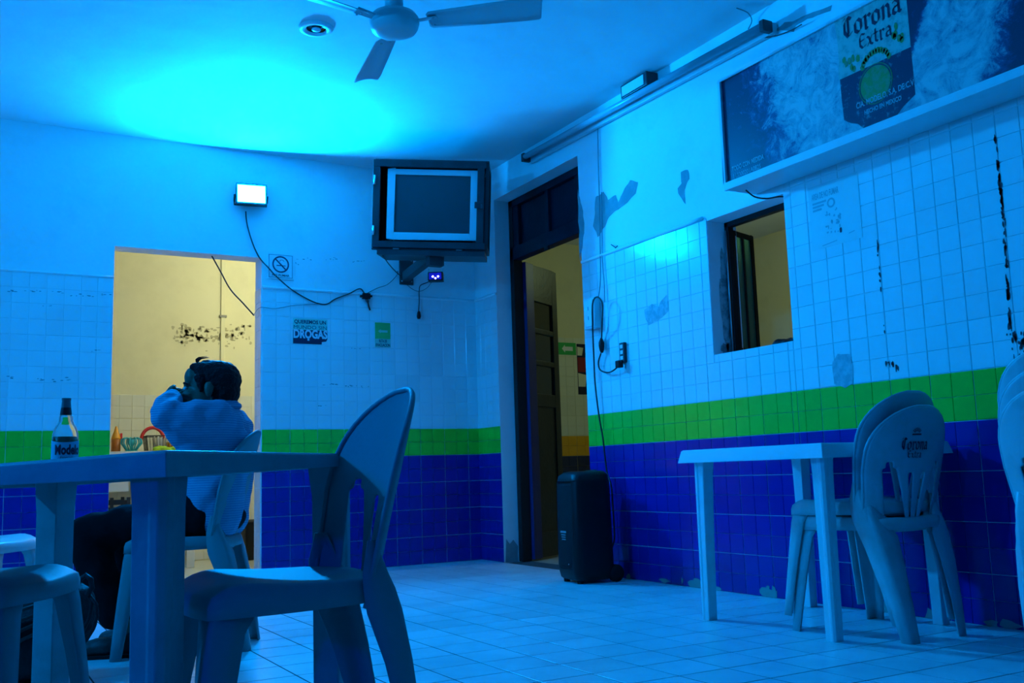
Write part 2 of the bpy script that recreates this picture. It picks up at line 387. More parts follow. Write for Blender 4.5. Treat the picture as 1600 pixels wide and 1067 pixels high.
def clad(wall, frame, ulines, vlines, umat, holes=(), stuff=None, halves=True):
    """frame(u, v) -> 3D point and the rotation of the tile; each tile a child of the wall"""
    P, R = frame
    for i in range(len(ulines)-1):
        for j in range(len(vlines)-1):
            rects = [(ulines[i], ulines[i+1], vlines[j], vlines[j+1])]
            for h in holes:
                nr = []
                for a0, a1, b0, b1 in rects:
                    if a1 <= h[0] or a0 >= h[1] or b1 <= h[2] or b0 >= h[3]: nr.append((a0, a1, b0, b1)); continue
                    if a0 < h[0]: nr.append((a0, h[0], b0, b1)); a0 = h[0]
                    if a1 > h[1]: nr.append((h[1], a1, b0, b1)); a1 = h[1]
                    if b0 < h[2]: nr.append((a0, a1, b0, h[2]))
                    if b1 > h[3]: nr.append((a0, a1, h[3], b1))
                rects = nr
            for a0, a1, b0, b1 in rects:
                w_, h_ = a1-a0, b1-b0
                if w_ < .012 or h_ < .012: continue
                m_ = umat((b0+b1)/2, (a0+a1)/2)
                if m_ is None: continue
                c = P((a0+a1)/2, (b0+b1)/2)
                if stuff is not None and stuff[0](c):
                    t = MB(); tile_mesh(t, w_, h_, [], [])
                    stuff[1].add([tuple(c + R @ Vector(v)) for v in t.v], t.f); 
                    stuff[1].mi[-len(t.f):] = [stuff[2].index(m_)]*len(t.f)
                    continue
                if abs(w_-.2) < .003 and abs(h_-.2) < .003: me = full_tile(m_)
                else:
                    us = [0] if w_ > .15 else []; vs = [0] if h_ > .15 else []
                    if not us and w_ > .11: us = [w_/2-.1 if w_/2-.1 > -w_/2+.02 else 0]
                    me = tile_mesh(MB(), w_, h_, us, vs).mesh('tile', m_)
                o = bpy.data.objects.new('tile', me); C.objects.link(o); o.parent = wall
                o.location = c; o.rotation_euler = R.to_euler()
RB = Matrix(((1,0,0),(0,0,-1),(0,1,0)))            # local x -> +X, y -> +Z, z -> -Y
RR = Matrix(((0,0,-1),(-1,0,0),(0,1,0)))           # local x -> -Y, y -> +Z, z -> -X
def band(z, u=0): return M['tile_b'] if z < .8 else M['tile_g'] if z < 1.0 else M['tile_w']
ROWS = [0, .2, .4, .6, .8, 1.0, 1.2, 1.4, 1.6, 1.8, 2.0]
MS = [M['tile_b'], M['tile_g'], M['tile_w']]
# back wall
fb = (lambda u, v: Vector((u, 0, v)), RB)
far = MB()
clad(wall_back, fb, lines(-.0953, .2, D1[1], 0), ROWS, band)
clad(wall_back, fb, lines(-3.0704, .2, -6.0, D1[0]), ROWS, band, stuff=(lambda c: c.x < -3.68, far, MS))
far.build('outer_tiles', MS, wall_back)['kind'] = 'stuff'
# right wall
fr = (lambda u, v: Vector((0, -u, v)), RR)
far = MB()
clad(wall_right, fr, [0, .155, -D2[1]], ROWS, band)
UL = lines(1.899, .2, -D2[0], 3.335)
clad(wall_right, fr, UL, ROWS, band, holes=[(2.76, 3.335, WN[2], 2.4)])
clad(wall_right, fr, lines(3.683, .2, 3.335, 9.0), ROWS+[2.2, 2.4], band, stuff=(lambda c: c.y < -5.0, far, MS))
far.build('outer_tiles', MS, wall_right)['kind'] = 'stuff'
# lining of the kitchen doorway (white tiles on the right cheek) and the tiled dados beyond
fj = (lambda u, v: Vector((D1[1], u, v)), RR)
clad(wall_back, fj, [0, TB], ROWS, lambda z, u: M['tile_w'])
fk = (lambda u, v: Vector((u, KY, v)), RB)
far = MB()
clad(wall_k, fk, lines(-1.26, .2, -4.6, -.5), ROWS[:8], lambda z, u: M['tile_c'], stuff=(lambda c: c.x < -2.9 or c.x > -1.0, far, [M['tile_c']]))
far.build('outer_tiles', [M['tile_c']], wall_k)['kind'] = 'stuff'
fp = (lambda u, v: Vector((u, PY, v)), RB)
far = MB()
def pband(z, u): return M['tile_n'] if z < .8 else M['tile_o'] if z < 1.0 else M['tile_c']
clad(wall_p, fp, lines(1.72, .2, TR, PX), ROWS, pband, stuff=(lambda c: c.x < 1.3 or c.x > 2.4, far, [M['tile_n'], M['tile_o'], M['tile_c']]))
far.build('outer_tiles', [M['tile_n'], M['tile_o'], M['tile_c']], wall_p)['kind'] = 'stuff'

# floor tiles: the 300 that show largest one by one, the rest as one part
FX, FY, FT = -.1425, -.085, .1975
cand = []
for i in range(-1, 30):
    for j in range(-1, 46):
        x1 = min(FX-i*FT, 0.0); x0 = max(FX-(i+1)*FT, -6.0); y1 = min(FY-j*FT, 0.0); y0 = max(FY-(j+1)*FT, -9.0)
        if x1-x0 < .01 or y1-y0 < .01: continue
        d = Vector(((x0+x1)/2, (y0+y1)/2, 0)) - CAM; f_ = d.dot(fw)
        vis = False
        if f_ > .5:
            px = 800+FPX*d.dot(rt)/f_; py = 533.5-FPX*d.dot(up)/f_; vis = -40 < px < 1640 and py < 1100
        cand.append((not vis, d.length, x0, x1, y0, y1))
cand.sort()
def ftile(mb, w_, h_, t=.0012, e=.0006, g=.0030):
    o = [(-w_/2+g,-h_/2+g),(w_/2-g,-h_/2+g),(w_/2-g,h_/2-g),(-w_/2+g,h_/2-g)]
    i_ = [(-w_/2+g+e,-h_/2+g+e),(w_/2-g-e,-h_/2+g+e),(w_/2-g-e,h_/2-g-e),(-w_/2+g+e,h_/2-g-e)]
    mb.add([(x, y, -t) for x, y in o]+[(x, y, -.0004) for x, y in o]+[(x, y, 0) for x, y in i_],
           [(0,1,5,4),(1,2,6,5),(2,3,7,6),(3,0,4,7),(4,5,9,8),(5,6,10,9),(6,7,11,10),(7,4,8,11),(8,9,10,11)])
    return mb
fmesh = ftile(MB(), FT, FT).mesh('tile', M['floor']); rest = MB()
for n, (nv, dl, x0, x1, y0, y1) in enumerate(cand):
    c = ((x0+x1)/2, (y0+y1)/2)
    if n < 300:
        me = fmesh if abs(x1-x0-FT) < .001 and abs(y1-y0-FT) < .001 else ftile(MB(), x1-x0, y1-y0).mesh('tile', M['floor'])
        o = bpy.data.objects.new('tile', me); C.objects.link(o); o.parent = floor; o.location = (c[0], c[1], random.uniform(-.0002, 0))
        o.rotation_euler = (random.gauss(0, .0006), random.gauss(0, .0006), 0)
    else:
        t = ftile(MB(), x1-x0, y1-y0); rest.add([(v[0]+c[0], v[1]+c[1], v[2]) for v in t.v], t.f)
rest.build('outer_tiles', M['floor_i'], floor)['kind'] = 'stuff'

# wear with a shape of its own: plaster scars and old paste marks on the walls
def wall_patch(wall, name, frame, poly, m, z=.0012, origin=None):
    P, R = frame
    mb = MB(); t = MB(); tess_poly(t, poly, z)
    mb.add([tuple(P(v[0], v[1]) + R @ Vector((0, 0, v[2]))) for v in t.v], t.f)
    return mb.build(name, m, wall)
def rpoly(pxs, amp=.012, sub=5, seed=0):         # a ragged outline through corners given as (y, z) on the right wall
    out = []
    n = len(pxs)
    for k in range(n):
        a, b = pxs[k], pxs[(k+1) % n]
        for s in range(sub):
            t = s/sub; u = -(a[0]+(b[0]-a[0])*t); v = a[1]+(b[1]-a[1])*t
            d = noise.noise_vector(Vector((u*17+seed, v*17, seed)))*amp
            out.append((u+d.x, v+d.y))
    return out
for seed, pts in enumerate([
    [(930,310),(942,300),(950,312),(962,306),(966,316),(976,296),(985,282),(996,284),(994,303),(980,316),(958,332),(946,352),(934,372),(928,352)],
    [(1064,272),(1074,266),(1077,280),(1070,298),(1072,318),(1064,308),(1058,292),(1066,286)],
    [(903,296),(908,318),(914,350),(910,382),(906,408),(905,360)],
    [(1205,47),(1226,36),(1300,8),(1298,18),(1262,30),(1244,42),(1240,50)]]):
    wall_patch(wall_right, 'plaster_scar', fr, rpoly([(RW(*p).y, RW(*p).z) for p in pts], .016, 5, seed), M['bare'])
for seed, pts in enumerate([
    [(1008,484),(1020,474),(1030,478),(1032,472),(1043,460),(1046,486),(1036,496),(1014,508),(1010,498)],
    [(1301,566),(1310,552),(1328,554),(1334,572),(1333,598),(1322,606),(1304,600)]]):
    wall_patch(wall_right, 'paste_mark', fr, rpoly([(RW(*p).y, RW(*p).z) for p in pts], .006, 4, seed+9), mat('paste_mark', (.34,.37,.40), .7, .3, stain=((.6,.62,.64), .7, .42, .6), nscale=30), z=TT+.0013)
# dark runs of grime between tiles far right, scuffs on the tiles
rnd = random.Random(5)
def grime(path, wdt, n):
    g = MB()
    for k in range(n):
        t = rnd.random(); i = min(int(t*(len(path)-1)), len(path)-2); f_ = t*(len(path)-1)-i
        px = path[i][0]+(path[i+1][0]-path[i][0])*f_; py = path[i][1]+(path[i+1][1]-path[i][1])*f_
        p = RW(px, py); t_ = MB()
        fan_poly(t_, blob_poly(-p.y+rnd.gauss(0, wdt), p.z, rnd.uniform(.002, .006), rnd.uniform(.004, .02), 8, .5, k), TT+.0012)
        g.add([tuple(Vector((0, -v[0], v[1])) + RR @ Vector((0, 0, v[2]))) for v in t_.v], t_.f)
    return g
g = grime([(1556,215),(1566,310),(1573,400),(1580,520)], .003, 90); g2 = grime([(1585,520),(1600,560)], .02, 34); g.add(g2.v, g2.f)
g2 = grime([(1371,372),(1384,520)], .002, 14); g.add(g2.v, g2.f); g2 = grime([(1386,566),(1410,576)], .01, 12); g.add(g2.v, g2.f)
go = g.build('grime_streaks', M['grout_dark'], wall_right); go['kind'] = 'stuff'
g = MB()
for px, py, n in [(20,455,5),(55,455,6),(90,457,5),(120,462,4),(140,463,5),(160,461,4),(20,590,4),(60,593,5),(90,594,4),(105,592,4),(430,402,3),(480,405,5),(520,404,6),(560,408,6),(456,413,4),(520,600,6),(545,602,5),(565,604,4),(503,633,3),(560,545,4),(75,478,3),(150,548,3)]:
    for k in range(n):
        p = BW(px+rnd.gauss(0, 6), py+rnd.gauss(0, 1.2)); t_ = MB()
        fan_poly(t_, blob_poly(p.x, p.z, rnd.uniform(.002, .012), rnd.uniform(.0015, .004), 8, .5, k), TT+.0012 if p.z < 2 else .001)
        g.add([tuple(Vector((v[0], 0, v[1])) + RB @ Vector((0, 0, v[2]))) for v in t_.v], t_.f)
go = g.build('scuff_marks', mat('scuff', (.30,.33,.36), .8, .2), wall_back); go['kind'] = 'stuff'
# mould on the kitchen wall and grime along the foot of the right wall
g = MB()
for k in range(150):
    px = rnd.gauss(300, 22) if k % 2 else rnd.gauss(350, 26); py = rnd.gauss(524, 9)
    if not 265 < px < 392: continue
    p = BW(px, py, KY); t_ = MB()
    fan_poly(t_, blob_poly(p.x, p.z, rnd.uniform(.004, .022), rnd.uniform(.004, .02), 9, .6, k), .001)
    g.add([tuple(Vector((v[0], KY, v[1])) + RB @ Vector((0, 0, v[2]))) for v in t_.v], t_.f)
go = g.build('mould_spots', M['mould'], wall_k); go['kind'] = 'stuff'
g = MB()
for k in range(26):
    y = rnd.uniform(-4.4, -1.6); t_ = MB()
    if rnd.random() < .4: y = rnd.choice([-2.2, -2.55, -3.98, -4.05])+rnd.gauss(0, .06)
    fan_poly(t_, blob_poly(-y, rnd.uniform(.0, .035), rnd.uniform(.01, .05), rnd.uniform(.01, .03), 9, .6, k), TT+.0010+k*.00006)
    g.add([tuple(Vector((0, -v[0], max(v[1], .001))) + RR @ Vector((0, 0, v[2]))) for v in t_.v], t_.f)
go = g.build('damp_stains', mat('damp_stain', (.26,.32,.30), .9, .1), wall_right); go['kind'] = 'stuff'
# rough cement ridge along the top of the tiling
rg = MB(); rg.tube([(-1.695+k*.1, -.004, 2.003+.006*noise.noise(Vector((k, 0, 0)))) for k in range(17)]+[(-.006, -.005, 2.003)], .011, 6)
rg.tube([(-6+k*.2, -.003, 2.004+.006*noise.noise(Vector((k, 3, 0)))) for k in range(17)]+[(D1[0], -.003, 2.003)], .009, 6)
rg.build('cement_ridge', M['plaster'], wall_back, True)
rg = MB(); rg.tube([(-.005, -.004-k*.087, 2.003) for k in range(5)], .012, 6)
rg.tube([(-.005, D2[0]-.01-k*.1, 2.004+.008*noise.noise(Vector((k, 7, 0)))) for k in range(13)], .013, 6)
rg.build('cement_ridge', M['plaster'], wall_right, True)
# ---------------------------------------------------------------- doors and hatch
# double door: frame, transom, one leaf open into the passage
dx0, dx1 = .125, .205
door = empty('door_1', (0, 0, 0)); door['kind'] = 'structure'
tz0, tz1 = 2.265, D2[2]
mb = MB(); mb.box(dx0, dx1, D2[1]-.055, D2[1], 0, D2[2]); mb.box(dx0, dx1, D2[0], D2[0]+.055, tz0, D2[2])
mb.box(dx0+.03, dx1, D2[0], D2[0]+.04, 0, tz0)
mb.build('door_frame', M['frame_black'], door, bevel=.004)
mb = MB(); mb.box(dx0, dx1, D2[0], D2[1], tz0, tz0+.10); mb.box(dx0, dx1, D2[0], D2[1], tz1-.055, tz1)
ys = [D2[0]+.055, D2[0]+.19, D2[0]+.25, (D2[0]+D2[1])/2+.02, (D2[0]+D2[1])/2+.06, D2[1]-.13, D2[1]-.055]
mb.box(dx0+.008, dx1-.01, ys[2]-.11, ys[2], tz0+.1, tz1-.05); mb.box(dx0+.008, dx1-.01, ys[3], ys[4], tz0+.1, tz1-.05); mb.box(dx0+.008, dx1-.01, ys[5], ys[6], tz0+.1, tz1-.05)
tr = mb.build('transom', M['wood_dark'], door, bevel=.004)
for a, b_ in ((ys[2], ys[3]), (ys[4], ys[5])):
    p = MB(); p.box(dx0+.035, dx1-.035, a, b_, tz0+.1, tz1-.055); p.build('transom_panel', M['wood_dark'], tr, bevel=.004)
p = MB(); p.box(dx0+.03, dx1-.035, D2[0]+.055, D2[0]+.10, tz0+.1, tz1-.055); p.build('transom_panel', M['frame_black'], tr)
leaf = empty('door_leaf', (.232, -.405, 0)); leaf.parent = door
ang = math.atan2(.235, .40)                    # swung into the passage
leaf.rotation_euler = (0, 0, ang)
LW, LH, LT = .51, 2.255, .045
mb = MB(); st = .085
mb.box(0, st, 0, LT, .01, LH); mb.box(LW-st, LW, 0, LT, .01, LH)
for z0, z1 in ((.01, .2), (1.15, 1.25), (1.47, 1.51), (1.72, 1.76), (1.97, LH)): mb.box(st, LW-st, 0, LT, z0, z1)
lf = mb.build('leaf_frame', M['wood_leaf'], leaf, bevel=.005)
for z0, z1 in ((1.25, 1.47), (1.51, 1.72), (1.76, 1.97)):
    p = MB(); p.box(st, LW-st, LT*.35, LT*.6, z0, z1); p.build('pane', M['dark_glass'], leaf)
p = MB(); p.box(st, LW-st, LT*.25, LT*.7, .2, 1.15); p.build('lower_panel', M['wood_leaf'], leaf)
p = MB(); p.box(-.02, .0, -.012, LT, .01, LH); p.build('hinge_stile', M['wood_blue_lit'], leaf, bevel=.003)
p = MB(); p.box(-.004, LW*.2, -.012, -.0005, .01, LH); p.build('blue_lit_edge', M['wood_blue_lit'], leaf, bevel=.003)  # strip coloured to stand for blue lamp light falling on the stile
p = MB(); p.box(dx0-.012, dx0+.01, -.93, -.88, tz0-.03, tz0); p.build('bolt', M['frame_black'], door, bevel=.003)
# grey cement jamb with a chipped foot
mb = MB()
fan_poly(mb, [(x, z) for x, z in [(.01,.0),(.12,.0),(.115,.05),(.12,.11),(.08,.16),(.05,.13),(.02,.17)]], 0)
cj = MB(); cj.add([(v[0], D2[1]-.0012, v[1]) for v in mb.v], mb.f); cj.build('plaster_scar', M['bare'], wall_right)

# hatch window with one tinted sash folded inwards
win = empty('window_1', (0, 0, 0)); win['kind'] = 'structure'
mb = MB(); a, b_ = WN[0], WN[1]; x0, x1 = .125, .165
mb.box(x0, x1, b_-.028, b_, WN[2], WN[3]); mb.box(x0, x1, a, b_, WN[3]-.028, WN[3]); mb.box(x0, x1, a, a+.006, WN[2], WN[3]); mb.box(x0, x1, a, b_, WN[2], WN[2]+.006)
mb.build('window_frame', M['frame_black'], win, bevel=.003)
sash = empty('sash', (.17, b_-.012, WN[2]+.015)); sash.parent = win; sash.rotation_euler = (0, 0, .30)
SW, SH, ST = .235, WN[3]-WN[2]-.05, .022
mb = MB(); mb.box(0, .03, 0, ST, 0, SH); mb.box(SW-.03, SW, 0, ST, 0, SH); mb.box(SW/2-.009, SW/2+.009, 0, ST, .03, SH-.03); mb.box(.03, SW-.03, 0, ST, 0, .03); mb.box(.03, SW-.03, 0, ST, SH-.03, SH)
mb.build('sash_frame', M['frame_black'], sash, bevel=.003)
for u0, u1 in ((.03, SW/2-.009), (SW/2+.009, SW-.03)):
    p = MB(); p.box(u0, u1, ST*.35, ST*.6, .03, SH-.03); p.build('pane', M['green_glass'], sash)
p = MB(); p.tube([(.115, b_-.02, WN[2]+.02), (.115, b_-.02, WN[3]-.05)], .006, 6); p.build('hinge_rod', M['metal'], win, True)
mb = MB(); t_ = MB()
fan_poly(t_, blob_poly(.10, WN[2]+.30, .035, .26, 40, .4, 3), 0); fan_poly(t_, blob_poly(.09, WN[2]+.03, .04, .035, 30, .5, 4), 0)
mb.add([(min(max(v[0], .03), .124), b_-.0012, max(v[1], WN[2]+.002)) for v in t_.v], t_.f); mb.build('mould_spots', mat('mould_dark', (.20,.22,.23), .9, .1, stain=((.5,.52,.53), .9, .42, .58), nscale=22), wall_right)
# thing lying on the sill of the hatch
p = MB()
rr = random.Random(3)
for k in range(9): ellipsoid(p, (.165+rr.uniform(-.02,.02), -3.14+rr.uniform(-.085,.085), WN[2]+.018+rr.uniform(0,.022)), (rr.uniform(.015,.028), rr.uniform(.02,.04), rr.uniform(.012,.02)), 10)
me = remeshed(p, .006, 2, 'rag'); o = link_mesh('rag', me, M['bag'], None); tag(o, 'crumpled dark rag lying on the sill of the hatch window', 'rag')

# ---------------------------------------------------------------- plastic chairs
def chair_parts(root, m, logo=False):
    # seat: dished shell with a rolled rim
    SWD, SDP, SZ = .203, .198, .453
    def seat_fn(a, b_):
        u, v = 2*a-1, 2*b_-1
        x = u*math.sqrt(1-.40*v*v/2); y = v*math.sqrt(1-.40*u*u/2)
        z = SZ - .012*max(0, 1-(u*u+v*v)*.8) - (.022*((v-.6)/.4)**2 if v > .6 else 0) - .014*(1-v)/2
        return Vector((x*SWD*(1-.10*(1-v)/2), y*SDP-.0, z))
    N = 14; mb = MB(); mb.grid(seat_fn, N, N)
    ring = [(i/N, 0) for i in range(N)]+[(1, j/N) for j in range(N)]+[(1-i/N, 1) for i in range(N)]+[(0, 1-j/N) for j in range(N)]
    rings = []
    for k, (off, dz) in enumerate(((0, 0), (.008, -.004), (.013, -.018), (.014, -.050))):
        rg_ = []
        for a, b_ in ring:
            p = seat_fn(a, b_); d = Vector((p.x, p.y, 0)).normalized()
            z = p.z+dz
            if k == 3: z = SZ-.056-.008*(b_) 
            rg_.append((p.x+d.x*off, p.y+d.y*off, z))
        rings.append(rg_)
    n = len(ring)
    mb.add([v for r in rings for v in r], [(k*n+i, k*n+(i+1) % n, (k+1)*n+(i+1) % n, (k+1)*n+i) for k in range(3) for i in range(n)])
    seat = mb.build('seat', m, root, True, solid=.005)
    # backrest: curved shell with two open sides and three slats fanning up from the seat
    def hw(h):
        base = .188+.03*min(1, h/.5)
        if h > .60: t = (h-.60)/.40; base = .218*max(0, 1-t**2.3)**(1/2.0)
        return base
    def bk(s_, h, off=0.0):
        x = s_*hw(h); q = x/.218
        y = -.185-.105*h+.075*q*q*(1-.25*h)-off
        z = .385+.465*h
        return Vector((x, y, z))
    def brk(h):                       # break points across the back at height h
        t = min(1, max(0, (h-.10)/.42))
        so = .63+.08*t; a1, a0 = .19+.29*t, .095+.125*t; c = .058+.060*t
        return [-1, -so, -a1, -a0, -c, c, a0, a1, so, 1]
    H0, H1, HG, HS = 0.0, .10, .56, .48
    hs = [0, .05, .10]+[.10+.38*k/9 for k in range(1, 10)]+[.51, .535, .56, .585, .60]+[.60+.40*t for t in (.12, .25, .38, .5, .62, .73, .82, .9, .955, .99)]
    NS = [3, 4, 2, 1, 2, 1, 2, 4, 3]
    mb = MB(); idx = {}; vs = []; fs = []
    def vid(i, h, s_):
        k = (i, h)
        if k not in idx: idx[k] = len(vs); vs.append(bk(s_, h))
        return idx[k]
    def cols(h):
        b_ = brk(h); out = []; 
        for k in range(9):
            for q in range(NS[k]): out.append(b_[k]+(b_[k+1]-b_[k])*q/NS[k])
        return out+[b_[9]]
    band_of = [k for k in range(9) for q in range(NS[k])]
    for j in range(len(hs)-1):
        h, h2 = hs[j], hs[j+1]; c1, c2 = cols(h), cols(h2); nb = {}
        for i, k in enumerate(band_of):
            solid = True
            if k in (1, 7):
                f_ = (i-band_of.index(k)+.5)/NS[k]; edge = abs(f_-.5)*2; top = HG-(.05 if edge > .6 else 0)
                low = .05+(.05 if edge > .6 else 0)
                if low <= h and h2 <= top+1e-6: solid = False
            if k in (3, 5) and .10 <= h and h2 <= HS+1e-6: solid = False
            if h < .05 and k in (1, 7): solid = True
            if solid: fs.append((vid(i, h, c1[i]), vid(i+1, h, c1[i+1]), vid(i+1, h2, c2[i+1]), vid(i, h2, c2[i])))
    mb.add(vs, fs)
    back = mb.build('backrest', m, root, True, solid=.007, sub=1)
    # thickened rim around the outline
    rim = MB()
    hh = [0, .1, .2, .3, .4, .5, .6]+[.6+.4*t for t in (.12, .25, .38, .5, .62, .73, .82, .9, .955, .99)]
    path = [bk(-1, h)+Vector((0, .004, 0)) for h in hh]+[bk(1, h)+Vector((0, .004, 0)) for h in reversed(hh)]
    rim.tube(path, .0065, 6); rim.build('backrest_rim', m, back, True)
    if logo:
        lg = MB(); F = lambda x, y: bk(x/max(.05, hw(y)), y, .0075)
        def fn(x, y): return F(x, y)
        blackletter(lg, 'Corona', .040, -.030, .655, 0, .17, lambda x, y: fn(x, .655+(y-.655)*2.4))
        blackletter(lg, 'Extra', .027, -.030, .590, 0, .17, lambda x, y: fn(x, .590+(y-.590)*2.2))
        for k in range(-3, 4): 
            a = k*.3; P_ = lambda r_, da: fn(-.030+r_*math.sin(a+da), .775+r_*math.cos(a+da)*2.0)
            lg.add([P_(.012, -.12), P_(.012, .12), P_(.026, .07), P_(.026, -.07)], [(0,1,2,3)])
        lg.add([fn(-.054, .768), fn(-.006, .768), fn(-.008, .780), fn(-.052, .780)], [(0,1,2,3)])
        lo = lg.build('printed_logo', M['ink_navy'], back); lo['label'] = 'dark printed crown and gothic lettering'
    # legs: L-shaped channels
    def leg(pts, wx, wy):
        mb = MB(); rows = []
        for (x, y, z), a, c in zip(pts, wx, wy):
            sx = 1 if x > 0 else -1; sy = 1 if y > 0 else -1; r_ = .014
            prof = [(-a*sx, 0), (-a*.55*sx, 0), (-r_*sx, 0), (-r_*.3*sx, -r_*.3*sy), (0, -r_*sy), (0, -c*.55*sy), (0, -c*sy), ]
            rows.append([(x+px, y+py, z) for px, py in prof])
        k = 7; mb.add([v for r in rows for v in r], [(j*k+i, j*k+i+1, (j+1)*k+i+1, (j+1)*k+i) for j in range(len(rows)-1) for i in range(k-1)])
        return mb
    for s in (-1, 1):
        leg([(s*.188, .182, .42), (s*.199, .190, .36), (s*.215, .203, .22), (s*.231, .213, .09), (s*.240, .220, .0)],
            [.10, .078, .064, .055, .048], [.10, .07, .056, .048, .042]).build('leg', m, root, True, solid=.006)
        leg([(s*.190, -.150, .52), (s*.197, -.172, .455), (s*.199, -.188, .42), (s*.199, -.203, .375), (s*.189, -.228, .27), (s*.171, -.254, .13), (s*.156, -.272, .0)],
            [.02, .058, .070, .100, .084, .062, .046], [.02, .055, .070, .078, .062, .048, .040]).build('leg', m, root, True, solid=.006)
    return root
def make_chair(x, y, rot, label, group=None, m='chair', logo=False, z=0):
    t = empty('plastic_chair', (x, y, z), (0, 0, rot), label, 'chair', group)
    return chair_parts(t, M[m], logo)
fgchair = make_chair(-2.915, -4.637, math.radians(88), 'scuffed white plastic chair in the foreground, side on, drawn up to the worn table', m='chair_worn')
def dup_chair(src, x, y, rot, label, group=None, z=0, mm=None, tilt=0):
    c = copy_tree(src); c.location = (x, y, z); c.rotation_euler = (tilt, 0, rot); c['label'] = label
    if group: c['group'] = group
    elif 'group' in c: del c['group']
    if mm:
        for ch in [c]+list(c.children):
            for q in [ch]+list(ch.children):
                if q.type == 'MESH':
                    for sl in q.material_slots: sl.link = 'OBJECT'; sl.material = M[mm]
    return c
dup_chair(fgchair, -2.715, -2.625, math.radians(67), 'white plastic chair the man sits on, by the lit doorway')
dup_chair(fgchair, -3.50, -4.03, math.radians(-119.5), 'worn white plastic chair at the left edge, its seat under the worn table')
dup_chair(fgchair, -3.46, -2.02, math.radians(-119.5), 'white plastic chair at the left edge, farthest back, only a seat corner showing', mm='chair')
logo_chair = make_chair(-.395, -4.055, 0, 'white plastic chair with dark printed logo on its back, at the clean table', 'stacked chairs at the clean table', logo=True)
plain = make_chair(-.400, -4.02, .015, 'plain white plastic chair stacked on the logo chair at the clean table', 'stacked chairs at the clean table', z=.057)
for k in range(3):
    dup_chair(plain, -.535+.006*k, -5.068, math.radians(-82)+.01*k,
      ['bottom', 'middle', 'topmost'][k]+' white plastic chair of the stack cut off by the right edge', 'stacked chairs at the right edge', z=.057*k)

# ---------------------------------------------------------------- tables
def make_table(root, m, L1, L2, H, legw, depth, sag=0.0, inset=.03, flare=.012, taper=.8):
    # footprint 0..L1 along x, 0..L2 along y; depth = apron depth at the corners (x0y0, x1y0, x1y1, x0y1)
    def zt(x, y): return H-sag*y/L2
    def ap(x, y):
        a, b_ = x/L1, y/L2
        return (depth[0]*(1-a)+depth[1]*a)*(1-b_)+(depth[3]*(1-a)+depth[2]*a)*b_
    N = 8; mb = MB()
    def corner_ring(off, fz):
        out = []
        for e in range(4):
            for k in range(N):
                t = k/N
                x, y = [(t*L1, 0), (L1, t*L2), (L1-t*L1, L2), (0, L2-t*L2)][e]
                cx, cy = x-L1/2, y-L2/2
                X = L1/2+cx*(1+off/(L1/2)); Y = L2/2+cy*(1+off/(L2/2))
                out.append((X, Y, fz(x, y)))
        return out
    rings = [corner_ring(-.014, lambda x, y: zt(x, y)-.006), corner_ring(-.011, lambda x, y: zt(x, y)), corner_ring(-.005, lambda x, y: zt(x, y)), corner_ring(0, lambda x, y: zt(x, y)-.005), corner_ring(flare*.6, lambda x, y: zt(x, y)-ap(x, y)*.6),
             corner_ring(flare, lambda x, y: zt(x, y)-ap(x, y)), corner_ring(flare-.008, lambda x, y: zt(x, y)-ap(x, y)), corner_ring(-.010, lambda x, y: zt(x, y)-.016), ]
    n = 4*N
    mb.add([v for r in rings for v in r], [(j*n+i, j*n+(i+1) % n, (j+1)*n+(i+1) % n, (j+1)*n+i) for j in range(len(rings)-1) for i in range(n)]
           + [tuple(range(n)), tuple(range(8*n-1, 7*n-1, -1))])
    mb.build('tabletop', m, root, bevel=.002)
    for sx, sy in ((0,0),(1,0),(1,1),(0,1)):
        x = inset if not sx else L1-inset; y = inset if not sy else L2-inset; dx = -1 if sx else 1; dy = -1 if sy else 1
        mb = MB(); rows = []; top = zt(x, y)-.014
        for z, k in ((0, taper), (top*.5, (1+taper)/2), (top-.09, 1.0), (top-.05, 1.06), (top, 1.12)):
            w_ = legw*k; c_ = w_*.16; g = w_*.05
            o = legw*.02*(1-k)
            P = [(0, c_), (c_, 0), (w_*.40, 0), (w_*.46, g), (w_*.94, g), (w_, g*1.6), (w_, w_), (g*1.6, w_), (g, w_*.94), (g, w_*.46), (0, w_*.40)]
            rows.append([(x+dx*(o+px), y+dy*(o+py), z) for px, py in P])
        k = 11; mb.add([v for r in rows for v in r], [(j*k+i, j*k+(i+1) % k, (j+1)*k+(i+1) % k, (j+1)*k+i) for j in range(len(rows)-1) for i in range(k)]+[tuple(range(k)), tuple(range(5*k-1, 4*k-1, -1))])
        mb.build('leg', m, root, bevel=.004)
    return root
t1 = empty('plastic_table', (-.752, -4.165, 0), (0, 0, 0), 'clean white plastic table against the tiled wall below the hatch window', 'table')
make_table(t1, M['table'], .72, .81, .724, .060, (.056, .05, .05, .056), inset=.034)
# the worn table: corner nearest the camera at P0, long side running away to the left
h1 = math.radians(47.6)
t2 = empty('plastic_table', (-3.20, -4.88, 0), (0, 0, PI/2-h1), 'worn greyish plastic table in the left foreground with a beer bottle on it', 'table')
make_table(t2, M['table_worn'], .785, .98, .710, .075, (.05, .029, .03, .033), sag=.03, inset=.018, flare=.006, taper=.97)
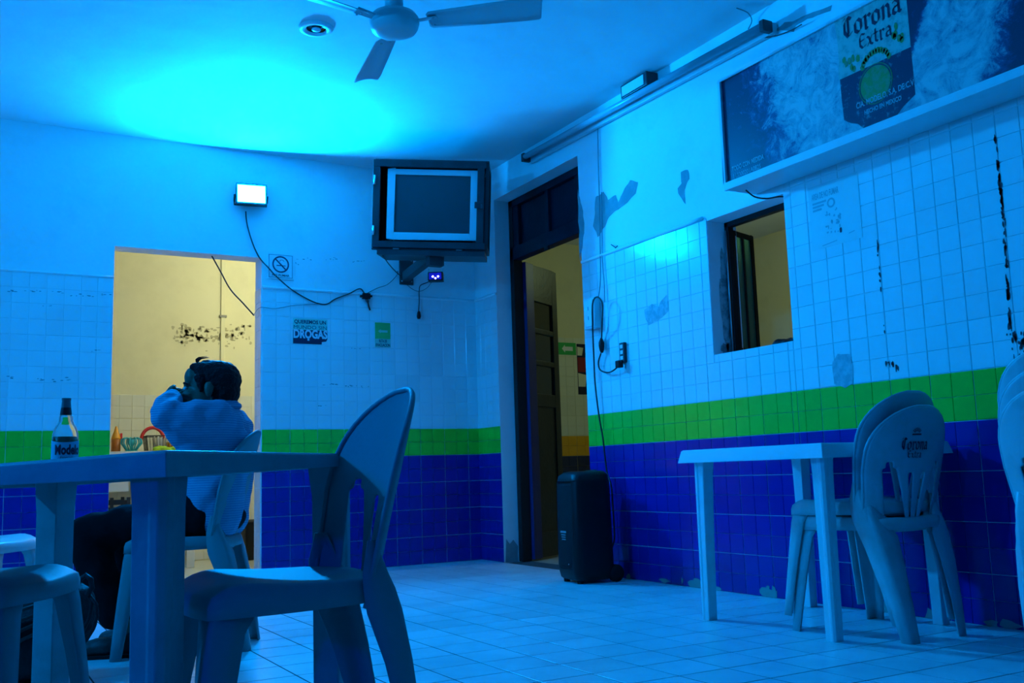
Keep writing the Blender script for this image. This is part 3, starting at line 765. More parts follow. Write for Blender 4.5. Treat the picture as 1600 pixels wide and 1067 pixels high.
# ---------------------------------------------------------------- floodlight
fl = empty('floodlight', (-1.795, -.005, 2.645), (0, 0, 0), 'lit blue floodlight mounted on the back wall above the kitchen doorway', 'floodlight')
hd = empty('lamp_head', (0, -.075, 0), (math.radians(-9), 0, math.radians(-9))); hd.parent = fl    # glass tipped upwards
p = MB(); p.box(-.104, .104, -.0, .03, -.078, .078); p.build('housing', M['steel_dark'], hd, bevel=.006)
p = MB(); 
for k in range(7): p.box(-.09+.03*k-.004, -.09+.03*k+.004, .03, .045, -.06, .06)
p.build('cooling_fins', M['steel_dark'], hd)
p = MB()
for a in ((-.106, .106, -.014, 0, .066, .080), (-.106, .106, -.014, 0, -.080, -.066), (-.106, -.094, -.014, 0, -.066, .066), (.094, .106, -.014, 0, -.066, .066)): p.box(*a)
p.build('bezel', M['steel_dark'], hd, bevel=.002)
p = MB(); p.box(-.094, .094, -.006, -.001, -.066, .066); p.build('glass', M['lens'], hd)
p = MB(); p.tube([(-.112, .015, 0), (-.112, .05, -.03), (-.112, .075, -.05), (.112, .075, -.05), (.112, .05, -.03), (.112, .015, 0)], .007, 6); p.build('bracket', M['steel_dark'], hd, True)

# ---------------------------------------------------------------- television in a steel cage on a wall bracket
tc = at(671, 320, 6.66); yaw_tv = -math.radians(30.2)
tv_rot = Matrix.Rotation(yaw_tv, 4, 'Z') @ Matrix.Rotation(math.radians(7), 4, 'X') @ Matrix.Rotation(math.radians(3.2), 4, 'Y')
def tv_root(name, label, cat):
    o = empty(name, (0,0,0), (0,0,0), label, cat); m_ = tv_rot.copy(); m_.translation = tc; o.matrix_world = m_; return o
cage = tv_root('television_cage', 'dark steel cage on a wall bracket holding the television in the corner', 'tv bracket')
K = 6.66/FPX; HWc, HHc, DP = 88*K, 68.5*K, .44
p = MB(); s_ = .024
# door frame on the front (local -y looks at the room)
b1 = .048
p.box(-HWc, HWc, -.03, 0, HHc-b1, HHc); p.box(-HWc, HWc, -.03, 0, -HHc, -HHc+b1*.9); p.box(-HWc, -HWc+b1, -.03, 0, -HHc+b1*.9, HHc-b1); p.box(HWc-b1*1.25, HWc-.012, -.03, 0, -HHc+b1*.9, HHc-b1)
p.build('front_frame', M['steel_dark'], cage, bevel=.003)
for x in (-HWc, HWc-s_+.018):
    for z in (-HHc, HHc-s_):
        q = MB(); q.box(x, x+s_, 0.002, DP, z, z+s_); q.build('side_rail', M['steel_dark'], cage, bevel=.002)
    q = MB(); q.box(x, x+s_, DP-s_, DP, -HHc+s_, HHc-s_); q.build('rear_post', M['steel_dark'], cage, bevel=.002)
    q = MB(); q.box(x, x+s_, 0.002, s_, -HHc+s_, HHc-s_); q.build('front_post', M['steel_dark'], cage, bevel=.002)
for z in (-HHc, HHc-s_):
    q = MB(); q.box(-HWc+s_, HWc-s_, DP-s_, DP, z, z+s_); q.build('rear_rail', M['steel_dark'], cage, bevel=.002)
q = MB(); q.box(-HWc+.012, HWc+.018, -.02, DP, HHc-.001, HHc+.004); q.build('roof_sheet', M['steel_dark'], cage)
q = MB(); q.box(-HWc+.001, -HWc+.005, .025, DP-.025, -HHc+.024, HHc-.024); q.build('side_sheet', M['steel_dark'], cage)
q = MB(); q.box(-HWc+.02, HWc-.005, DP-.006, DP-.002, -HHc+.024, HHc-.024); q.build('rear_sheet', M['steel_dark'], cage)
q = MB(); q.box(-HWc+.02, HWc-.01, .004, DP-.025, -HHc+.001, -HHc+.004); q.build('floor_sheet', M['steel_dark'], cage)
for k in (-.55, .1, .62):
    q = MB(); q.box(HWc+.002, HWc+.012, 0.0, .012, k*HHc-.012, k*HHc+.012); q.build('weld', M['steel_dark'], cage)
q = MB(); q.box(-HWc+.035, HWc+.004, -.02, DP-.03, -HHc-.048, -HHc-.014); q.build('shelf', M['steel_dark'], cage, bevel=.003)
q = MB(); q.box(-HWc-.004, HWc, .0, .03, -HHc-.014, -HHc-.001); q.build('shelf_lip', M['steel_dark'], cage)
for z in (.53, -.62):
    q = MB(); q.tube([(-HWc+.012, -.032, z*HHc-.032), (-HWc+.012, -.032, z*HHc+.032)], .009, 8); q.build('hinge', M['metal'], cage, True)
q = MB(); q.box(HWc-.075, HWc-.01, -.045, -.028, -.022, .022); q.box(HWc-.03, HWc-.012, -.06, -.044, -.03, .008); q.build('padlock_hasp', M['steel_dark'], cage, bevel=.004)
for x in (-.57, .55):
    q = MB(); q.box(x*HWc-.02, x*HWc+.02, -.025, -.012, -HHc-.012, -HHc-.004); q.build('bright_clip', M['metal'], cage)
# post under the shelf, arm and wall plate (given in room space, then brought into the cage's space)
inv = cage.matrix_world.inverted()
def room_child(mb, name, m, parent, **k):
    iv = parent.matrix_world.inverted() if parent.matrix_world != Matrix.Identity(4) else Matrix.Identity(4)
    mb.v = [tuple(iv @ Vector(v)) for v in mb.v]; return mb.build(name, m, parent, **k)
bpy.context.view_layer.update()
pc = at(681, 412, 6.72)
q = MB(); q.box(pc.x-.055, pc.x+.055, pc.y-.02, pc.y+.045, 2.075, 2.235); room_child(q, 'swivel_post', M['steel_dark'], cage, bevel=.004)
q = MB(); q.box(-.648, -.535, -.014, 0, 2.095, 2.31); room_child(q, 'wall_plate', M['steel_dark'], cage, bevel=.003)
A, B_ = Vector((-.60, -.012, 2.155)), Vector((pc.x, pc.y-.01, 2.165)); dd = (B_-A).normalized(); nn = dd.cross(Vector((0,0,1))).normalized()*.028; zz = Vector((0,0,.035))
q = MB(); q.hexa([A-nn-zz, A+nn-zz, A+nn+zz, A-nn+zz, B_-nn-zz, B_+nn-zz, B_+nn+zz, B_-nn+zz]); room_child(q, 'bracket_arm', M['steel_dark'], cage, bevel=.003)
for dx in (-.1, .1):
    for dz in (2.12, 2.285):
        q = MB(); q.lathe([(.006, 0), (.006, .006), (.003, .009)], 8, (-.5915+dx*.4, -.014, dz), 'y'); room_child(q, 'bolt', M['metal'], cage)
tv = tv_root('television', 'silver flat-fronted tube television, switched off, inside the steel cage', 'television')
TX0, TX1, TZ0, TZ1 = (604-671)*K, (746-671)*K, (320-374.5)*K, (320-264)*K
SX0, SX1, SZ0, SZ1 = (615.5-671)*K, (734.5-671)*K, (320-363.5)*K, (320-273)*K
p = MB(); p.box(TX0, SX0, .01, .07, TZ0, TZ1); p.box(SX1, TX1, .01, .07, TZ0, TZ1); p.box(SX0, SX1, .01, .07, SZ1, TZ1); p.box(SX0, SX1, .01, .07, TZ0, SZ0)
p.build('bezel', M['silver'], tv, bevel=.005)
p = MB(); p.grid(lambda a, b_: (SX0+(SX1-SX0)*a, .028-.006*(1-(2*a-1)**2)*(1-(2*b_-1)**2), SZ0+(SZ1-SZ0)*b_), 8, 6); p.build('screen', M['screen'], tv, True)
p = MB(); p.hexa([(TX0+.01, .07, TZ0+.01), (TX1-.01, .07, TZ0+.01), (TX1-.07, .40, TZ0+.05), (TX0+.07, .40, TZ0+.05), (TX0+.01, .07, TZ1-.01), (TX1-.01, .07, TZ1-.01), (TX1-.07, .40, TZ1-.08), (TX0+.07, .40, TZ1-.08)])
p.build('back_shell', M['black'], tv, bevel=.01)
p = MB(); p.box(TX0+.03, TX1-.03, .06, .36, TZ0-.012, TZ0); p.box(TX0+.06, TX1-.06, .1, .3, -HHc-.002+.0, TZ0-.012); p.build('stand', M['black'], tv, bevel=.003)
p = MB(); p.lathe([(.006, 0), (.006, .003)], 12, ((671-671)*K, .01, (320-369.5)*K), 'y'); text_t = MB(); p.box(.012, .03, .007, .01, (320-370.2)*K, (320-369)*K); p.build('maker_mark', M['ink_white'], tv)
# small LED lamp hanging under the swivel post
lc = at(681, 432.5, 6.70)
led = empty('led_lamp', (lc.x, lc.y, lc.z), (0, 0, yaw_tv), 'small dark LED party lamp glowing violet under the television cage', 'lamp')
p = MB(); p.box(-.052, .052, -.03, .05, -.03, .03); p.build('housing', M['black'], led, bevel=.005)
p = MB(); p.box(-.044, .040, -.033, -.030, -.024, .022); p.build('window', M['led_glow'], led)
for x, z in ((-.018, -.004), (.0, -.016), (.018, -.004)):
    p = MB(); p.lathe([(.0065, 0), (.005, .003), (.001, .004)], 10, (x, -.033, z), 'y'); p.build('diode', M['led'], led)
for x in (-.048, .048):
    p = MB(); p.box(x-.004, x+.004, -.005, .005, .03, .058); p.build('hanger', M['metal'], led)

# ---------------------------------------------------------------- cables
def cable(name, pts, r, m, label, cat='cable', group=None):
    P = [Vector(p) for p in pts]; out = []
    for i in range(len(P)-1):           # Catmull-Rom
        p0, p1, p2, p3 = P[max(i-1,0)], P[i], P[i+1], P[min(i+2,len(P)-1)]
        for s in range(6):
            t = s/6; out.append(.5*((2*p1)+(p2-p0)*t+(2*p0-5*p1+4*p2-p3)*t*t+(3*p1-p0-3*p2+p3)*t**3))
    out.append(P[-1]); mb = MB(); mb.tube(out, r, 6)
    o = mb.build(name, m, None, True); return tag(o, label, cat, group)
def bw(px, py, off=-.012): return BW(px, py, off)
cable('floodlight_cable', [bw(384,330,-.03), bw(386,350), bw(394,378,-.02), bw(405,402), bw(420,419,-.03), bw(432,432,-.03), bw(455,452), bw(480,467), bw(497,474), bw(511,475), bw(524,467), bw(545,459,-.016), bw(562,451), bw(569,458)], .0045, M['black_cable'], 'black cable running from the floodlight past the no smoking plaque to the wall socket')
cable('thin_flex', [bw(574,458), bw(590,450), bw(606,444), bw(620,430), bw(621,423)], .0028, M['black_cable'], 'thin flex rising from the wall socket to the cage bracket')
cable('television_lead', [at(598,399,6.6), bw(608,413,-.2), bw(620,426,-.05), bw(627,432,-.02)], .0035, M['black_cable'], 'black lead dropping from the left end of the television shelf to the wall plate')
cable('led_lead', [at(676,436,6.66), bw(668,441,-.2), bw(657,446,-.06), bw(655,455,-.02), bw(655,472,-.02), bw(654,488,-.02)], .0035, M['black_cable'], 'dark lead hanging straight down from the small LED lamp, plug dangling')
p = MB(); p.lathe([(.011, -.03), (.016, -.012), (.012, .02), (.005, .03)], 10, tuple(bw(654.5,492,-.022))); tag(p.build('dangling_plug', M['black'], None, True), 'small black plug dangling at the end of the LED lamp lead', 'plug')
cable('loose_loop', [bw(634,443,-.02), bw(645,452,-.03), bw(656,455,-.04), bw(668,449,-.06), bw(676,438,-.2)], .002, M['black_cable'], 'very thin wire looping below the bracket wall plate')
cable('doorway_cable', [bw(331,400,.05), bw(345,425,.05), bw(360,452,.06), bw(380,474,.06), bw(397,493,.05)], .005, M['black_cable'], 'dark cable sagging across the upper right of the kitchen doorway')
cable('doorway_flex', [bw(396,493,.04), bw(402,484,.0), bw(409,480), bw(430,482), bw(460,477), bw(497,475)], .0026, M['white_cable'], 'pale thin flex running along the tiles from the doorway edge below the no smoking plaque')
sk = empty('wall_socket', tuple(BW(571, 464, -.001)), ON_BACK, 'small black surface socket with a plug on the back wall left of the bracket', 'socket')
p = MB(); p.box(-.03, .03, -.018, .026, 0, .03); p.build('socket_body', M['black'], sk, bevel=.004)
p = MB(); p.box(-.048, -.03, -.008, .008, .008, .03); p.build('plug', M['black'], sk, bevel=.003)
p = MB(); p.box(.03, .046, -.002, .012, .008, .026); p.build('plug', M['black'], sk, bevel=.003)
p = MB(); p.tube([(.005, -.018, .02), (.012, -.05, .022), (.02, -.075, .016), (.03, -.10, .012)], .006, 6); p.build('hanging_tail', M['black_cable'], sk, True)
p = MB(); p.tube([(-.01, -.018, .02), (-.006, -.04, .03), (.012, -.05, .03), (.018, -.02, .02)], .003, 6); p.build('wire_loop', M['black_cable'], sk, True)

# ---------------------------------------------------------------- plaques on the back wall
ns = empty('no_smoking_plaque', (-1.565, -.001, 2.162), ON_BACK, 'square white no smoking plaque beside the top of the kitchen doorway', 'sign')
p = MB(); p.box(-.096, .096, -.093, .093, .0, .008); p.build('board', M['sign_w'], ns, bevel=.002)
z = .0087; p = MB()
for a in ((-.086,.086,.080,.083), (-.086,.086,-.083,-.080), (-.086,-.083,-.080,.080), (.083,.086,-.080,.080)): p.add([(a[0],a[2],z),(a[1],a[2],z),(a[1],a[3],z),(a[0],a[3],z)], [(0,1,2,3)])
n = 40; cy = .014
p.add([(math.cos(2*PI*k/n)*r_, cy+math.sin(2*PI*k/n)*r_, z) for r_ in (.061, .050) for k in range(n)], [(k, (k+1)%n, n+(k+1)%n, n+k) for k in range(n)])
c_, s__ = math.cos(-PI/4), math.sin(-PI/4)
p.add([(x*c_-y*s__, cy+x*s__+y*c_, z) for x, y in ((-.055,-.005),(.055,-.005),(.055,.005),(-.055,.005))], [(0,1,2,3)])
p.add([(-.03,cy-.012,z),(.022,cy-.012,z),(.022,cy-.005,z),(-.03,cy-.005,z)], [(0,1,2,3)]); p.add([(.025,cy-.012,z),(.034,cy-.012,z),(.034,cy-.005,z),(.025,cy-.005,z)], [(0,1,2,3)])
for k in range(8):
    a0, a1 = k*.45, (k+1)*.45; f_ = lambda a, o: (.008+(.014+o)*math.cos(a), cy+.022+(.010+o)*math.sin(a), z)
    p.add([f_(a0,0), f_(a1,0), f_(a1,.003), f_(a0,.003)], [(0,1,2,3)])
text_mb(p, 'NO FUMAR', .022, 0, -.073, z, 'CENTER', .125, bold=.0006); p.build('printed_sign', M['ink_navy'], ns)
dg_ = empty('anti_drug_poster', (-1.347, -TT-.0008, 1.700), ON_BACK, 'small teal poster with DROGAS in big white letters right of the kitchen doorway', 'poster')
p = MB(); p.add([(-.128,-.09,0),(.085,-.09,0),(.085,-.072,0),(.118,-.068,0),(.128,-.05,0),(.128,.094,0),(-.128,.094,0)], [(0,1,2,3,4,5,6)]); p.build('paper', M['poster_teal'], dg_, solid=.0008)
p = MB(); p.add([(-.127,-.0895,.001),(.084,-.0895,.001),(.084,-.071,.001),(.117,-.067,.001),(.127,-.050,.001),(-.127,-.050,.001)], [(0,1,2,3,4,5)])
text_mb(p, 'QUEREMOS UN', .036, 0, .058, .001, 'CENTER', .235, bold=.0012); text_mb(p, 'MUNDO SIN', .036, 0, .019, .001, 'CENTER', .245)
p.add([(-.127,-.050,.0009),(.127,-.050,.0009),(.127,.012,.0009),(-.127,.012,.0009)], [(0,1,2,3)]); p.build('dark_print', M['ink_navy'], dg_)
p = MB(); text_mb(p, 'DROGAS', .084, 0, -.046, .0016, 'CENTER', .25, bold=.0035); p.build('white_lettering', M['ink_white'], dg_)
p = MB(); p.tube([(.0-.015, -.046, .002), (-.015, -.066, .002)], .008, 6); p.build('bottle_drawing', M['ink_white'], dg_)
def route_sign(root, w_, h_, panel):
    p = MB(); p.box(-w_, w_, -h_, h_, 0, .003); p.build('board', M['ink_green'], root)
    q = MB(); z = .004
    if panel:
        q.add([(-w_,-h_,z),(w_,-h_,z),(w_,-h_*.32,z),(-w_,-h_*.32,z)], [(0,1,2,3)])
    yc = h_*.3 if panel else 0; a = w_*.62; t_ = w_*.14 if panel else w_*.2
    q.add([(-a,yc,z),(-a*.45,yc-t_*1.9,z),(-a*.45,yc-t_,z),(a*1.0,yc-t_,z),(a*1.0,yc+t_,z),(-a*.45,yc+t_,z),(-a*.45,yc+t_*1.9,z)], [(0,1,2,3,4,5,6)])
    q.build('white_print', M['ink_white'] if not panel else M['poster_teal'], root)
    if panel:
        q = MB(); text_mb(q, 'RUTA DE', .030, 0, -h_*.60, z+.0006, 'CENTER', w_*1.0, bold=.001); text_mb(q, 'EVACUACION', .030, 0, -h_*.93, z+.0006, 'CENTER', w_*1.85, bold=.001); q.build('lettering', M['ink_navy'], root)
rs = empty('evacuation_sign', (-.790, -TT-.0003, 1.700), ON_BACK, 'green evacuation arrow sign with pale caption on the tiled back wall', 'sign'); route_sign(rs, .061, .093, True)
es = empty('exit_arrow_sign', (1.845, PY-TT-.0004, 1.885), ON_BACK, 'green arrow sign in the passage, seen through the open double door', 'sign'); route_sign(es, .105, .062, False)
p = MB(); p.box(-.1, .1, -.055, .055, .0031, .0033); 
pp = empty('wall_poster', (2.07, PY-TT-.0004, 1.70), ON_BACK, 'dark red poster on the passage wall, half hidden by the door edge', 'poster')
p = MB(); p.box(-.11, .11, -.28, .24, 0, .002); p.build('paper', M['ink_navy'], pp)
p = MB(); p.add([(-.105,-.05,.003),(.105,-.05,.003),(.105,.10,.003),(-.105,.10,.003)], [(0,1,2,3)]); p.build('red_panel', mat('dark_red_ink', (.25,.02,.03), .6, .3), pp)
p = MB(); p.add([(-.105,-.20,.003),(-.02,-.20,.003),(.0,-.08,.003),(-.105,-.06,.003)], [(0,1,2,3)]); p.build('pale_figure', M['counter'], pp); p = MB(); p.add([(-.105,.12,.003),(-.05,.12,.003),(-.03,.2,.003),(-.105,.21,.003)], [(0,1,2,3)]); p.build('pale_figure', M['counter'], pp)
# faded notice on the right wall
fn_ = empty('faded_notice', (-TT-.0004, -3.635, 1.815), ON_RIGHT, 'faded white notice pasted on the tiles right of the hatch window', 'notice')
p = MB(); p.box(-.135, .165, -.16, .15, 0, .0010); p.build('paper', mat('aged_paper', (.66,.70,.70), .6, .3), fn_)
p = MB(); z = .0016; text_mb(p, 'AREA DE NO FUMAR', .042, -.115, .082, z, 'LEFT', .165, bold=.001); p.build('faded_heading', M['ink_faint'], fn_); p = MB()
for k in range(3): p.add([(-.113, .058-k*.017, z), (-.113+.085-.015*k, .058-k*.017, z), (-.113+.085-.015*k, .068-k*.017, z), (-.113, .068-k*.017, z)], [(0,1,2,3)])
p.add([(-.07,-.15,z),(.02,-.142,z),(.02,-.138,z),(-.07,-.146,z)], [(0,1,2,3)]); p.add([(.09,-.125,z),(.125,-.12,z),(.125,-.116,z),(.09,-.121,z)], [(0,1,2,3)])
n = 18
p.add([(math.cos(2*PI*k/n)*r_, .045+math.sin(2*PI*k/n)*r_, z) for r_ in (.024, .015) for k in range(n)], [(k, (k+1)%n, n+(k+1)%n, n+k) for k in range(n)])
rq = random.Random(8)
for k in range(26): fan_poly(p, blob_poly(rq.gauss(.01,.03), rq.gauss(-.06,.04), rq.uniform(.003,.009), rq.uniform(.003,.010), 8, .5, k), z)
p.build('faded_drawing', M['ink_faint'], fn_)['kind'] = 'stuff'
p = MB(); fan_poly(p, blob_poly(.045, -.098, .008, .014, 12, .3, 2), .0018); p.build('dark_blot', M['ink_navy'], fn_)

# ---------------------------------------------------------------- ceiling: fan, downlight, tube, emergency box
fc = Vector((-1.885, -2.885, 2.685))
fan = empty('ceiling_fan', tuple(fc), (0,0,0), 'white three bladed ceiling fan at the top of the photo', 'fan')
p = MB(); p.lathe([(.03,-.058),(.07,-.056),(.098,-.044),(.108,-.028),(.112,-.012)], 32); 
p.lathe([(.112,-.012),(.1135,-.008),(.112,-.004),(.1135,0),(.112,.004),(.1135,.008),(.112,.012),(.10,.03),(.08,.04),(.05,.045)], 32); p.build('motor_housing', M['fan'], fan, True)
p = MB(); p.lathe([(.042,.045),(.042,.135),(.036,.14)], 24); p.build('coupling_cup', M['fan'], fan, True)
p = MB(); p.lathe([(.011,.14),(.011,CEIL-fc.z-.05)], 12); p.build('down_rod', M['fan'], fan, True)
p = MB(); p.lathe([(.03,CEIL-fc.z-.09),(.06,CEIL-fc.z-.04),(.075,CEIL-fc.z)], 24); p.build('canopy', M['fan'], fan, True)
def g27(px, py): 
    q = on(px, py, 2, fc.z+.005); return math.atan2(q.y-fc.y, q.x-fc.x)
base = g27(858, 6)
for k, a in enumerate((base, g27(577, 112), g27(470, -15))):
    bl = empty('blade_assembly', (0,0,0), (0,0,a)); bl.parent = fan
    pr_ = [(.155, .035), (.17, .05), (.40, .060), (.61, .068), (.665, .066), (.675, .060)]
    mb = MB(); nU = len(pr_)
    def bf(i, j):
        x, hw_ = pr_[i]; t = j/4*2-1; tw = -.30
        if i == nU-1: hw_ *= .97
        return (x+(-.012*t if i >= nU-2 else 0), t*hw_, .012*(1-t*t)+t*hw_*tw-.01)
    mb.add([bf(i, j) for i in range(nU) for j in range(5)], [(i*5+j, i*5+j+1, (i+1)*5+j+1, (i+1)*5+j) for i in range(nU-1) for j in range(4)])
    mb.build('blade', M['fan'], bl, True, solid=.003)
    q = MB(); q.hexa([(.10,-.018,-.012),(.20,-.022,-.008),(.20,.022,.0),(.10,.018,-.004),(.10,-.018,-.006),(.20,-.022,-.002),(.20,.022,.006),(.10,.018,.002)]); q.build('blade_iron', M['fan'], bl, bevel=.002)
    for yy in (-.02, .02):
        q = MB(); q.lathe([(.006,-.004),(.006,.0),(.002,.002)], 8, (.185, yy, -.016-.3*yy)); q.build('screw', M['metal'], bl)
dl = empty('downlight', (-1.985, -2.085, CEIL), (0,0,0), 'round white recessed downlight, unlit, left of the ceiling fan', 'downlight')
p = MB(); p.lathe([(.050,-.004),(.058,-.012),(.072,-.014),(.086,-.010),(.091,-.001)], 36, caps=False); p.build('trim_ring', M['white_paint'], dl, True)
p = MB(); p.lathe([(.002,-.0015),(.052,-.002),(.055,-.005)], 32, caps=False); p.build('dark_reflector', M['dark_glass'], dl, True)
p = MB(); p.lathe([(.022,-.003),(.024,-.012),(.012,-.018),(.002,-.019)], 20); p.build('lamp_face', M['silver'], dl, True)
tb = empty('fluorescent_fitting', (-.06, -2.165, 2.853), (math.radians(1.0), 0, 0), 'long unlit fluorescent tube fitting high on the right wall', 'fluorescent light')
L_ = 1.185
p = MB(); p.box(.022, .052, -L_-.03, L_+.03, -.028, .028); p.build('channel', M['fan'], tb, bevel=.004)
p = MB(); p.tube([(-.02, -L_, .008), (-.02, L_, .008)], .0205, 16); p.build('tube', mat('unlit_tube', (.42,.45,.5), .25, .5), tb, True)
for s in (-1, 1):
    p = MB(); p.box(-.04, .024, s*(L_+.012)-.016, s*(L_+.012)+.016, -.026, .034); p.build('tube_holder', M['steel_dark'], tb, bevel=.005)
cable('fitting_wire', [(-.03,-3.20,2.90), (-.02,-3.22,2.94), (-.06,-3.235,2.968), (-.14,-3.24,2.974)], .003, M['white_cable'], 'pale wire bent from the ceiling to the near end of the fluorescent fitting')
cable('fitting_tail', [(-.03,-3.30,2.81), (-.02,-3.40,2.785), (-.02,-3.50,2.775), (-.03,-3.56,2.77)], .003, M['black_cable'], 'loose dark wire tails beside the top edge of the beer sign')
eb = empty('emergency_light', (-.001, -2.28, 2.928), ON_RIGHT, 'small dark box light with a pale face up under the ceiling on the right wall', 'emergency light')
p = MB(); p.box(-.13, .13, -.042, .042, 0, .085); p.build('case', M['steel_dark'], eb, bevel=.004)
p = MB(); p.box(-.115, .10, -.03, .03, .085, .088); p.build('diffuser', M['ink_white'], eb)
for px, py in ((937,180),(929,186),(966,164)):
    q = RW(px, py, -.006); p = MB(); ellipsoid(p, q, (.008, .03, .012), 10); o = link_mesh('plaster_crumb', remeshed(p, .004, 1), M['bare'], wall_right)

# ---------------------------------------------------------------- beer light-box sign
SY0, SY1, SZ0_, SZ1_, SD = -3.14, -5.30, 2.03, 2.612, .20
bs = empty('beer_sign', (0, (SY0+SY1)/2, (SZ0_+SZ1_)/2), ON_RIGHT, 'long light-box beer sign with splash and bottle print high on the right wall', 'sign')
hw_ = (SY0-SY1)/2; hh_ = (SZ1_-SZ0_)/2
p = MB(); p.box(-hw_, hw_, -hh_, hh_, .004, SD-.012); p.build('box', M['white_paint'], bs, bevel=.004)
p = MB()
for a in ((-hw_-.003, hw_+.003, hh_-.012, hh_+.003), (-hw_-.003, hw_+.003, -hh_-.003, -hh_+.034), (-hw_-.003, -hw_+.012, -hh_+.034, hh_-.012), (hw_-.012, hw_+.003, -hh_+.034, hh_-.012)): p.box(a[0], a[1], a[2], a[3], SD-.012, SD+.006)
p.build('edge_trim', M['white_paint'], bs, bevel=.003)
pr_m = bpy.data.materials.new('printed_sign_face'); pr_m.use_nodes = True
nt = pr_m.node_tree; L = nt.links.new; bb = nt.nodes['Principled BSDF']; bb.inputs['Roughness'].default_value = .4
tcn = nt.nodes.new('ShaderNodeTexCoord'); sep = nt.nodes.new('ShaderNodeSeparateXYZ'); L(tcn.outputs['Object'], sep.inputs[0])
def N(t, **k):
    n = nt.nodes.new(t)
    for a, v in k.items(): setattr(n, a, v)
    return n
def mth(op, a, b_=None, c_=None):
    n = N('ShaderNodeMath', operation=op)
    for i, v in enumerate((a, b_, c_)):
        if v is None: continue
        if isinstance(v, (int, float)): n.inputs[i].default_value = v
        else: L(v, n.inputs[i])
    return n.outputs[0]
x_, y_ = sep.outputs[0], sep.outputs[1]
nz = N('ShaderNodeTexNoise'); nz.inputs['Scale'].default_value = 9; nz.inputs['Detail'].default_value = 9; nz.inputs['Roughness'].default_value = .72; nz.inputs['Distortion'].default_value = 1.6; L(tcn.outputs['Object'], nz.inputs['Vector'])
nf = N('ShaderNodeTexNoise'); nf.inputs['Scale'].default_value = 55; nf.inputs['Detail'].default_value = 6; nf.inputs['Roughness'].default_value = .8; L(tcn.outputs['Object'], nf.inputs['Vector'])
def cx_(Y): return SY0-Y-hw_           # room y -> face x
def ramp(v, lo, hi): 
    n = N('ShaderNodeMapRange'); L(v, n.inputs[0]); n.inputs[1].default_value = lo; n.inputs[2].default_value = hi; return n.outputs[0]
# splash: starts along a slanting edge on the left, ends in the dark right end, with a dark wedge right of the bottle's neck
edge = mth('ADD', x_, mth('MULTIPLY', y_, .30))
spl = mth('MULTIPLY', ramp(edge, cx_(-3.28), cx_(-3.62)), mth('SUBTRACT', 1.0, ramp(mth('SUBTRACT', x_, mth('MULTIPLY', y_, .25)), cx_(-4.62), cx_(-4.78))))
wedge = mth('MULTIPLY', ramp(mth('SUBTRACT', mth('MULTIPLY', y_, .55), mth('SUBTRACT', x_, cx_(-4.30))), .0, .05), ramp(x_, cx_(-4.24), cx_(-4.28)))
spl = mth('SUBTRACT', spl, wedge)
val = mth('ADD', mth('MULTIPLY', spl, .62), mth('SUBTRACT', mth('MULTIPLY', nz.outputs[0], 1.5), .62))
val = mth('ADD', val, mth('MULTIPLY', mth('SUBTRACT', nf.outputs[0], .5), .55))
cr = N('ShaderNodeValToRGB'); L(val, cr.inputs[0])
el = cr.color_ramp.elements; el[0].position = .28; el[0].color = (.007,.014,.055,1); el[1].position = .85; el[1].color = (.50,.54,.54,1)
e = el.new(.45); e.color = (.03,.055,.15,1); e = el.new(.60); e.color = (.26,.31,.35,1)
L(cr.outputs[0], bb.inputs['Base Color'])
p = MB(); p.box(-hw_+.012, hw_-.012, -hh_+.034, hh_-.012, SD-.0125, SD-.008); p.build('printed_face', pr_m, bs)
def sgn(px, py):
    q = RW(px, py, -SD); return (cx_(q.y), q.z-(SZ0_+SZ1_)/2)
lab = mat('faded_label_cream', (.42,.46,.40), .45, .4, stain=((.20,.26,.22), .7, .48, .62), nscale=26)
lab_d = mat('faded_label_navy', (.012,.02,.06), .45, .4, stain=((.22,.27,.30), .8, .57, .66), nscale=34)
lab_g = mat('faded_label_green', (.12,.24,.04), .45, .4, stain=((.20,.27,.14), .8, .45, .6), nscale=40)
zf = SD-.0075
x0, x1 = cx_(-3.895), cx_(-4.275); yt, ym, yb = hh_-.0125, .008, -hh_+.0345
p = MB(); p.add([(x0+.012*math.sin(3*t), ym+(yt-ym)*t, zf) for t in (0,.25,.5,.75,1)]+[(x1, ym+(yt-ym)*t, zf) for t in (1,.75,.5,.25,0)], [tuple(range(10))]); p.build('cream_label', lab, bs)
p = MB(); rag = [(x0+.008, ym), (x0+.010, ym-.10), (x0+.014, yb+.075), (x0+.05, yb+.05), (x0+.085, yb+.035), (x0+.12, yb), (x1-.10, yb), (x1-.06, yb+.03), (x1+.002, yb+.06), (x1, ym)]
p.add([(x, y, zf) for x, y in rag], [tuple(range(10))]); p.build('navy_label', lab_d, bs)
gx, gy = sgn(1366, 130); p = MB()
fan_poly(p, [(gx+.078*math.cos(2*PI*k/40), gy+.078*math.sin(2*PI*k/40)) for k in range(40)], zf+.0008); p.build('green_medallion', lab_g, bs)
p = MB(); n = 40
p.add([(gx+math.cos(2*PI*k/n)*r_, gy+math.sin(2*PI*k/n)*r_, zf+.0009) for r_ in (.088, .084) for k in range(n)], [(k, (k+1)%n, n+(k+1)%n, n+k) for k in range(n)])
for cx2, cy2, sx in ((x0+.07, .05, 1), (x1-.055, .085, 1)):
    rq = random.Random(int(cx2*100)); 
    for k in range(7): fan_poly(p, blob_poly(cx2+rq.gauss(0,.018), cy2+rq.gauss(0,.022), .010, .016, 9, .5, k), zf+.0009)
for k in range(-6, 7):                                     # the arched crest above the medallion
    a = k*.2; fan_poly(p, blob_poly(gx+.01+.075*math.sin(a), gy+.065+.075*math.cos(a), .012, .014, 9, .4, k+20), zf+.0009)
p.build('green_ornament', lab_g, bs)
ink = mat('sign_black_ink', (.012,.018,.05), .5, .4)
